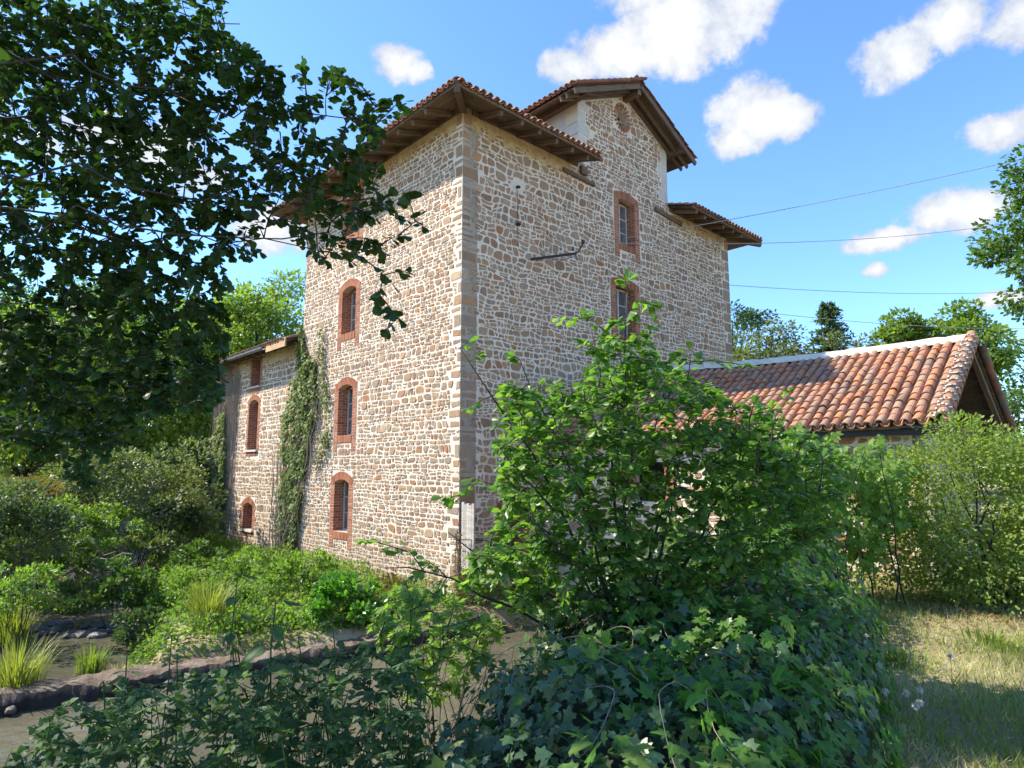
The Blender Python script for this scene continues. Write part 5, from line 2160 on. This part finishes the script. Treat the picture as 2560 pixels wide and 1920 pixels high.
# left bank, background
bush('olive_bush', 'big pale olive willow bush on the far left bank', 'bush', (-12.2, 20.5, .4), (2.9, 1.8, 1.75), 15000, .11, 'tree_olive', 'small', None, 0, 80, 20)
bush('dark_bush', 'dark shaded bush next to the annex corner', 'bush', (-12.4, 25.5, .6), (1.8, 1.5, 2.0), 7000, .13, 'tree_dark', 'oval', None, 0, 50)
bush('yellow_bush', 'small yellow-green bush against the annex corner', 'bush', (-11.6, 22.0, -.3), (.8, .8, 1.2), 4500, .09, 'tree_yellow', 'oval', None, 0, 40)
bush('russet_bush', 'bush with browned leaves at the far left edge', 'bush', (-14.0, 17.6, .1), (1.7, 1.5, 1.3), 6000, .10, 'russet_leaf', 'oval', None, 0, 50)
bush('left_bank_bush', 'green bush leaning over the water at the left edge', 'bush', (-11.3, 14.0, -.1), (1.6, 1.6, 1.1), 8000, .09, 'tree_olive', 'oval', None, 0, 50)
bush('low_left_bush', 'mid green bush on the left bank below the olive willow', 'bush', (-12.8, 17.0, -.2), (2.4, 1.2, .9), 8000, .09, 'weed_leaf', 'oval', None, 0, 50)
for i, (px, py, d, top, rx, mat, lab) in enumerate((
        (640, 900, 33, 12.3, 3.8, 'tree_lime', 'airy green tree rising right behind the annex roof'),
        (330, 900, 29, 9.5, 4.0, 'tree_lime', 'lime green tree behind the olive bush at left'),
        (90, 900, 27, 9.0, 4.2, 'tree_lime', 'lime green tree at the far left edge behind the alder'),
        (200, 900, 37, 13.0, 4.5, 'tree_green', 'tall green tree far left, crown behind the alder leaves'),
        (500, 900, 39, 12.5, 4.2, 'tree_green', 'dark tree between the annex roof and the lime trees'),
        (-80, 900, 33, 12.0, 4.5, 'tree_green', 'green tree cut by the left edge of the picture'),
        (560, 900, 46, 13.0, 5.0, 'tree_lime', 'distant yellow-green tree behind the annex'))):
    P = pt(px, py, d)
    tree('broadleaf_tree', lab, (P[0], P[1], 0), top, rx, 19000, .20 if d < 35 else .24, mat, .12, 'spray', group='trees behind the mill on the left', clumps=70)
# right background
for (px, d, top, rx, mat, lab, n, sz, c0, sh) in (
        (1835, 34, 10.9, 2.6, 'tree_dark', 'dark green tree just right of the mill corner', 11000, .17, .2, 'oval'),
        (1925, 31, 9.0, 2.5, 'tree_olive', 'pale willow behind the shed ridge, left of the conifer', 9000, .16, .2, 'oval'),
        (2010, 36, 8.3, 1.9, 'tree_yellow', 'small yellowish tree between the willow and the conifer', 6000, .15, .2, 'oval'),
        (2125, 32, 8.6, 2.4, 'tree_olive', 'broad grey-green tree in front of the conifer', 9000, .16, .2, 'oval'),
        (2255, 31, 9.1, 1.6, 'tree_lime', 'left of two feathery robinia crowns above the shed ridge', 6000, .20, .55, 'spray'),
        (2385, 31, 9.6, 2.6, 'tree_lime', 'larger feathery robinia crown above the shed ridge', 9000, .20, .55, 'spray'),
        (2600, 27, 7.2, 2.6, 'tree_green', 'green tree past the shed gable at the right edge', 8000, .16, .1, 'oval')):
    P = pt(px, 900, d)
    tree('background_tree', lab, (P[0], P[1], 0), top, rx, n, sz, mat, c0, sh, group='trees behind the shed', clumps=55)
P = pt(2700, 700, 16.5)
tree('edge_tree', 'light green tree reaching in high at the right edge', (P[0], P[1], 0), 10.4, 2.0, 12000, .14, 'tree_green', .52, 'oval', clumps=60)
# conifer
P = pt(2078, 900, 34)
b = np.array(base_of(P))
H = 10.7 - b[2]
root = thing('conifer_tree', 'pointed dark conifer rising above the shed ridge', 'tree', tuple(b))
q = MB()
q.tube([(0, 0, 0), (0, 0, H * .5), (0, 0, H)], [.18, .1, .02], 7)
q.build('trunk', 'bark', root)
pos, ax, nr, sz = [], [], [], []
q = MB()
for i in range(34):
    f = .2 + .8 * i / 34
    for j in range(8):
        a = RNG.uniform(0, 6.28)
        L = (1 - f) * 5.2 + .3
        L *= RNG.uniform(.7, 1.15)
        d = np.array([math.cos(a), math.sin(a), -.12])
        o_ = b + np.array([0, 0, H * f])
        q.tube([o_ - b, o_ + d * L - b], [.02, .004], 3, False)
        for k in range(22):
            s_ = RNG.uniform(.1, 1)
            pos.append(o_ + d * L * s_)
            ax.append(d * .6 + RNG.normal(size=3) * .5)
            nr.append(np.array([0, 0, 1]) + RNG.normal(size=3) * .4)
            sz.append(RNG.uniform(.2, .42) * (.6 + .6 * (1 - s_)))
q.build('boughs', 'bark', root)
leaves(root, b, np.array(pos), np.array(ax), np.array(nr), np.array(sz), 'simple', 'conifer', 0, 'needles', wscale=.7)
# wood on the horizon
n = 26000
ang = RNG.uniform(-1.25, 1.25, n)
dist = RNG.uniform(58, 85, n)
ht = 5.5 + 2.0 * np.sin(ang * 9) + 1.5 * np.sin(ang * 23 + 1) + RNG.normal(size=n) * .5
P = np.stack([np.sin(ang) * dist, np.cos(ang) * dist, -1 + (ht + 1) * RNG.uniform(0, 1, n) ** .7], -1)
root = thing('distant_wood', 'distant belt of trees closing the horizon behind the mill', 'woodland', (0, 60, -1))
root['kind'] = 'stuff'
leaves(root, (0, 60, -1), P, rdir(n), rdir(n) + np.array([0, -.4, .4]), RNG.uniform(.5, 1.1, n), 'simple', 'tree_green', 0, 'foliage')

# ------------------------------------------------------------------ ivy on the walls


def wall_ivy(name, label, poly, n, size, xoff, mat='wall_ivy_leaf', stems=20, nparts=0):
    xs_ = [q[0] for q in poly]
    ys_ = [q[1] for q in poly]
    P, NR = [], []
    while len(P) < n:
        x, y = RNG.uniform(min(xs_), max(xs_)), RNG.uniform(min(ys_), max(ys_))
        if in_poly(np.array([x]), np.array([y]), poly)[0]:
            u, v = wall_uv(x, y, xoff)
            # irregular edge
            if mnoise.noise((u * 2.2, v * 2.2, 3.0)) < -.28:
                continue
            P.append(loc(xoff - abs(RNG.normal()) * .07 - .03, u, v))
    P = np.array([tuple(q) for q in P])
    b = P[np.argmin(P[:, 2])].copy()
    root = thing(name, label, 'ivy', tuple(b))
    nn = -np.array(EX)
    leaves(root, b, P, rdir(n) * .55 + np.array([0, 0, -.8]) + nn * .15, nn * .9 + np.array([0, 0, .35]) + rdir(n) * .5, size * RNG.uniform(.6, 1.3, n), 'ivy', mat, nparts, 'ivy_leaves')
    q = MB()
    for i in range(stems):
        e = P[RNG.integers(n)]
        a = np.array([b[0], b[1], b[2] - .2]) + np.array(EY) * RNG.normal() * .3
        q.tube(limb(a, e, 0, 9, .12) - b, list(np.linspace(.016, .005, 9)), 5, False)
    q.build('ivy_stems', 'dry_stem', root)


def dp(lst):
    return [(a * D2, b * D2) for a, b in lst]


wall_ivy('climbing_ivy', 'broad green ivy column climbing where annex meets the mill', dp([(654, 700), (660, 745), (668, 765), (684, 775), (688, 850), (686, 900), (672, 960), (658, 1040), (648, 1130), (638, 1240), (612, 1240), (606, 1120), (610, 1000), (616, 900), (632, 850), (646, 800), (650, 740)]), 7500, .085, -.02, nparts=150, stems=34)
wall_ivy('climbing_ivy', 'thin ivy strands creeping up the sunny wall beside the windows', dp([(694, 705), (704, 700), (702, 800), (716, 880), (712, 960), (690, 1010), (684, 1000), (700, 930), (698, 860), (690, 780)]), 500, .07, -.02, stems=6)
wall_ivy('climbing_ivy', 'ivy draped over the far left corner of the annex', dp([(474, 900), (488, 890), (490, 960), (486, 1080), (478, 1190), (452, 1195), (450, 1110), (458, 1000)]), 2600, .10, -.02, nparts=60)
# dead creeper stems on the annex
root = thing('dead_creeper', 'grey mat of dead creeper stems left of the annex windows', 'creeper', tuple(loc(-.02, 14.3, -1.3)))
q = MB()
ro = Vector(root.location)
for i in range(150):
    x0 = RNG.uniform(470, 522)
    u0, v0 = wall_uv(x0 * D2, RNG.uniform(780, 830) * D2, .06)
    u1, v1 = wall_uv((x0 - 22 + RNG.normal() * 4) * D2, RNG.uniform(1000, 1190) * D2, .06)
    pts = []
    for k in range(10):
        f = k / 9
        pts.append(loc(.03 - abs(RNG.normal()) * .02, u0 + (u1 - u0) * f + RNG.normal() * .03, v0 + (v1 - v0) * f) - ro)
    q.tube(pts, RNG.uniform(.004, .010), 4, False)
q.build('stems', 'dry_stem', root, kind='stuff')
root = thing('dead_creeper', 'thin dead creeper stems hanging below the ivy column', 'creeper', tuple(loc(-.02, 8.6, -1.4)))
q = MB()
ro = Vector(root.location)
for i in range(60):
    x0 = RNG.uniform(592, 650)
    u0, v0 = wall_uv(x0 * D2, RNG.uniform(950, 1080) * D2, 0)
    u1, v1 = wall_uv((x0 - 8 + RNG.normal() * 4) * D2, 1240 * D2, 0)
    pts = [loc(-.03 - abs(RNG.normal()) * .02, u0 + (u1 - u0) * k / 9 + RNG.normal() * .03, v0 + (v1 - v0) * k / 9) - ro for k in range(10)]
    q.tube(pts, RNG.uniform(.004, .009), 4, False)
q.build('stems', 'dry_stem', root, kind='stuff')
# rusty dry creeper at the mill corner
root = thing('dry_creeper', 'rust brown dried creeper hanging at the mill corner', 'creeper', tuple(loc(-.2, -.2, -1.2)))
n = 420
z_ = RNG.uniform(-1.2, .25, n)
P = np.array([tuple(loc(-.18 + RNG.normal() * .06, -.22 + RNG.normal() * .07, z)) for z in z_])
leaves(root, tuple(root.location), P, rdir(n) + np.array([0, 0, -.6]), rdir(n), RNG.uniform(.025, .06, n), 'oval', 'russet_leaf', 0, 'dry_leaves')
q = MB()
for i in range(6):
    q.tube([tuple(Vector((RNG.normal() * .05, RNG.normal() * .05, z))) for z in (0, .5, 1.0, 1.45)], .006, 4, False)
q.build('stems', 'dry_stem', root)

# ------------------------------------------------------------------ plants on the sunny bank in front of the mill
for (px, py, d, rx, rz_, n, s, mat, sh, lab, nm) in (
        (860, 1520, 12.2, .78, .48, 2600, .115, 'laurel_leaf', 'oval', 'glossy bright green laurel bush between weir and mill wall', 'laurel_bush'),
        (760, 1450, 14.0, .8, .5, 2200, .09, 'weed_leaf', 'oval', 'green weeds heaped at the foot of the ivy column', 'bank_bush'),
        (610, 1440, 15.2, 1.0, .55, 3000, .085, 'weed_leaf', 'oval', 'pale green herbs below the annex wall', 'bank_bush'),
        (500, 1420, 16.5, .9, .6, 2600, .09, 'tree_green', 'oval', 'darker herb clump left of the annex base', 'bank_bush'),
        (440, 1500, 13.6, .8, .55, 2400, .09, 'weed_leaf', 'oval', 'bright leafy clump in the middle of the sunny bank', 'bank_bush'),
        (290, 1480, 13.4, .9, .55, 2600, .10, 'tree_green', 'nettle', 'dark drooping shrub at the water edge of the bank', 'bank_bush'),
        (360, 1570, 12.0, .55, .35, 1500, .075, 'tree_dark', 'oval', 'low dark clump above the back pool', 'bank_bush'),
        (680, 1570, 11.8, .7, .28, 1800, .075, 'weed_leaf', 'oval', 'low bright herbs along the top of the weir', 'bank_bush'),
        (980, 1490, 12.9, .45, .35, 900, .06, 'russet_leaf', 'oval', 'browned weeds at the foot of the mill corner', 'bank_bush'),
        (940, 1530, 12.4, .5, .22, 1000, .07, 'weed_leaf', 'oval', 'green weeds by the weir end at the mill corner', 'bank_bush'),
        (350, 1390, 18.5, 1.3, .8, 3000, .10, 'tree_olive', 'oval', 'olive green shrubs beyond the fern bank', 'bank_bush')):
    P = pt(px, py, d)
    bush(nm, lab, 'bush', P, (rx, rx * .8, rz_), n, s, mat, sh, None, 0, 34, 8)


for (px, py, d, rx, rz_, n, s, mat, lab) in (
        (120, 1400, 15.5, 1.2, .6, 3600, .09, 'tree_green', 'tangled green undergrowth on the left bank above the dead branches'),
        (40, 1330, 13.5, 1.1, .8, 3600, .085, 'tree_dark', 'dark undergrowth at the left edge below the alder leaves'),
        (250, 1330, 18.5, 1.5, .7, 4200, .10, 'weed_leaf', 'pale undergrowth under the olive willow'),
        (60, 1480, 11.5, .7, .5, 2200, .07, 'weed_leaf', 'weeds overhanging the back pool at the left edge'),
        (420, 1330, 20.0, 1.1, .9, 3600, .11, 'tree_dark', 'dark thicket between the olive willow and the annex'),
        (560, 1500, 13.2, .8, .4, 2200, .08, 'weed_leaf', 'tall pale weeds behind the iris clump'),
        (180, 1500, 14.8, .7, .4, 1800, .08, 'tree_olive', 'olive weeds at the head of the back pool')):
    P = pt(px, py, d)
    bush('bank_bush', lab, 'bush', P, (rx, rx * .8, rz_), n, s, mat, 'oval', None, 0, 36, 8)


def sedge(label, P, n, h, spread, mat='sedge', cat='sedge', grp=None):
    b = np.array(base_of(P))
    b[2] = max(b[2], WATER_Z)
    root = thing('sedge_clump', label, cat, tuple(b), 0, grp)
    a = RNG.uniform(0, 6.28, n)
    d = np.stack([np.cos(a), np.sin(a), np.zeros(n)], -1)
    base = b + d * (RNG.uniform(0, spread, n) * .6)[:, None]
    lean = RNG.uniform(.1, .75, n)[:, None]
    V, L_, Tt = [], [], []
    hh = h * RNG.uniform(.55, 1.15, n)
    wd = RNG.uniform(.006, .014, n)
    sdv = np.stack([-d[:, 1], d[:, 0], np.zeros(n)], -1)
    rows = []
    for k in range(5):
        f = k / 4
        c_ = base + np.array([0, 0, 1.]) * (hh * (f - .38 * lean[:, 0] * f * f))[:, None] + d * lean * (hh * f * f)[:, None] * .75
        ww = (wd * (1 - f ** 2) + .0008)[:, None]
        rows.append(c_ - sdv * ww)
        rows.append(c_ + sdv * ww)
    V = np.stack(rows, 1) - b
    fl = np.array([[2 * k, 2 * k + 1, 2 * k + 3, 2 * k + 2] for k in range(4)]).ravel()
    loops = (np.arange(n)[:, None] * 10 + fl[None]).ravel()
    o = link('blades', raw_mesh('blades', V.reshape(-1, 3), loops, np.full(4 * n, 4), mat), root)
    o['kind'] = 'stuff'


sedge('tall yellow-green iris clump in the middle of the sunny bank', pt(520, 1560, 11.6), 260, .95, .5)
sedge('pale sedge tuft at the left edge beside the back pool', pt(40, 1700, 9.3), 300, .85, .55)
sedge('second sedge tuft on the left bank above the pool', pt(30, 1560, 12.0), 260, .9, .6)
sedge('short grass tuft at the corner of the back pool', pt(230, 1660, 10.4), 160, .45, .4, 'green_grass')
sedge('small grass tuft growing on the middle of the weir', pt(300, 1640, 9.9), 90, .3, .25, 'dry_grass')

# low green cover on the bank, one mass
n = 46000
x = RNG.uniform(-13, 1, n * 4)
y = RNG.uniform(9.5, 25, n * 4)
k = inside(x, y, [(-6.2, 9.6), (-3.4, 10.55), (-1.0, 12.0), (.9, 13.2)] + ISLE[4:])
lx, ly = x - CO.x, y - CO.y
ux, uy = lx * EX.x + ly * EX.y, lx * EY.x + ly * EY.y
k &= ~((ux > -.05) & (uy > -.1) & (uy < 15.3))
wd_ = seg_dist(x, y, [tuple(q_) for q_ in wl], False)
k &= (wd_ > .24)
x, y = x[k][:n], y[k][:n]
n = len(x)
z = ground_h(x, y)
hm = .20 + .38 * np.clip(lump(x * .9, y * .9) + .4, 0, 1)
P = np.stack([x, y, z + RNG.uniform(0, 1, n) * hm], -1)
g = tag(link('bank_weeds', None), 'low green weeds covering the bank in front of the mill', 'weeds', None, 'stuff')
g.location = (-5, 14, -1.3)
leaves(g, (-5, 14, -1.3), P, rdir(n) * .7 + np.array([0, 0, .5]), rdir(n) * .6 + np.array([0, 0, .6]), RNG.uniform(.04, .10, n), 'simple', 'weed_leaf', 0, 'weed_leaves')
n = 22000
x = RNG.uniform(-20, -8, n * 3)
y = RNG.uniform(6, 24, n * 3)
k = inside(x, y, LEFTB)
x, y = x[k][:n], y[k][:n]
n = len(x)
P = np.stack([x, y, ground_h(x, y) + RNG.uniform(0, .5, n)], -1)
g = tag(link('bank_weeds', None), 'shaded weeds covering the far left bank', 'weeds', None, 'stuff')
g.location = (-12, 14, -1)
leaves(g, (-12, 14, -1), P, rdir(n) * .7 + np.array([0, 0, .5]), rdir(n) * .6 + np.array([0, 0, .6]), RNG.uniform(.05, .12, n), 'simple', 'tree_green', 0, 'weed_leaves')

# ------------------------------------------------------------------ dry lawn on the right
n = 160000
x = RNG.uniform(.6, 11, n * 3)
y = RNG.uniform(2.4, 16, n * 3)
keep = RNG.uniform(size=n * 3) < np.clip(4.2 / y, .12, 1) ** 1.1
lx, ly = x - CO.x, y - CO.y
ux, uy = lx * EX.x + ly * EX.y, lx * EY.x + ly * EY.y
keep &= ~((ux > 2.3) & (ux < 6.6) & (uy > -7.9))
keep &= (mound(x, y)[1] > .93)
keep &= lump(x * 1.1 + 4, y * 1.1) + RNG.normal(size=n * 3) * .35 > -.6
x, y = x[keep][:n], y[keep][:n]
n = len(x)
z = ground_h(x, y)
green = lump(x * .9 + 7, y * .9 + 2) + RNG.normal(size=n) * .25 > .12
hgt_ = np.where(green, RNG.uniform(.04, .15, n), RNG.uniform(.03, .11, n))
P = np.stack([x, y, z - .005], -1)
ax = np.array([0, 0, .8]) + rdir(n) * np.where(green, .45, .8)[:, None]
ax[:, 2] = np.abs(ax[:, 2])
g = tag(link('lawn_grass', None), 'dry straw coloured lawn grass with greener patches', 'grass', None, 'stuff')
g.location = (4, 7, 0)
leaves(g, (4, 7, 0), P[green], ax[green], rdir(green.sum()), hgt_[green], 'tri', 'green_grass', 0, 'green_blades', wscale=.07)
leaves(g, (4, 7, 0), P[~green], ax[~green], rdir((~green).sum()), hgt_[~green], 'tri', 'dry_grass', 0, 'dry_blades', wscale=.075)
# taller green tufts near the mound
for (px, py, d, lab) in ((2130, 1720, 4.6, 'green grass tuft beside the ivy mound'), (2040, 1800, 4.1, 'tuft of long grass at the near foot of the ivy mound'), (2470, 1590, 6.0, 'green tuft in the lawn in front of the shrub'),
                         (2250, 1650, 5.3, 'thin grass tuft in the sunny part of the lawn'), (1960, 1860, 3.8, 'grass tuft at the bottom edge beside the ivy')):
    sedge(lab, np.array([pt(px, py, d)[0], d, 0]), 90, .17, .45, 'green_grass', 'grass')
# fallen leaves round the shrub
n = 3200
P = np.stack([5.2 + RNG.normal(size=n) * 1.3, 7.6 + RNG.normal(size=n) * .9, np.zeros(n)], -1)
P = P[mound(P[:, 0], P[:, 1])[1] > 1.0]
n = len(P)
P[:, 2] = ground_h(P[:, 0], P[:, 1]) + RNG.uniform(.005, .05, n)
g = tag(link('fallen_leaves', None), 'reddish brown fallen leaves round the foot of the shrub', 'leaves', None, 'stuff')
g.location = (5.2, 7.6, 0)
leaves(g, (5.2, 7.6, 0), P, rdir(n) * np.array([1, 1, .3]), rdir(n) * .5 + np.array([0, 0, 1]), RNG.uniform(.03, .07, n), 'oval', 'russet_leaf', 0, 'litter')
# seed heads
for (px, py) in ((2215, 1730), (2265, 1733), (2300, 1725), (2290, 1765), (2300, 1757), (2375, 1640), (2165, 1590)):
    d = 1.42 * F_ / (py - 1167)
    P = pt(px, py, d)
    b = np.array([P[0], P[1], float(ground_h(np.array([P[0]]), np.array([P[1]]))[0])])
    root = thing('seed_head', 'round white seed clock on a thin stalk in the lawn', 'flower', tuple(b), 0, 'seed clocks in the lawn')
    q = MB()
    q.tube([(0, 0, 0), (.01, .01, P[2] - b[2])], .002, 4, False)
    q.build('stalk', 'green_grass', root)
    n = 110
    dv = rdir(n)
    leaves(root, b, np.tile(P, (n, 1)) + dv * .004, dv, rdir(n), np.full(n, .021), 'tri', 'seed_fluff', 0, 'fluff', wscale=.22)

# ------------------------------------------------------------------ drift wood and log
root = thing('dead_branches', 'bare dead branches piled over the water at the far left', 'branches', base_of(pt(230, 1430, 16.5)))
bb = np.array(root.location)
for i in range(14):
    a = pt(RNG.uniform(150, 210), RNG.uniform(1430, 1470), 16 + RNG.uniform(-.6, .6))
    e = pt(RNG.uniform(230, 330), RNG.uniform(1370, 1450), 16 + RNG.uniform(-.8, .8))
    q = MB()
    q.tube(limb(a, e, .06, 7, .15) - bb, list(np.linspace(.045, .012, 7)), 6)
    q.build('branch', 'pale_bark', root)
a, e = pt(1190, 1432, 11.6), pt(1275, 1455, 11.2)
q = MB()
q.tube(limb(a, e, 0, 6, .04) - a, [.10, .11, .105, .10, .1, .09], 9)
tag(q.build('fallen_log', 'pale_bark', None, None, True, tuple(a)), 'short fallen log lodged at the foot of the mill corner', 'log')
S.cycles.use_adaptive_sampling = True
S.cycles.adaptive_threshold = 0.02
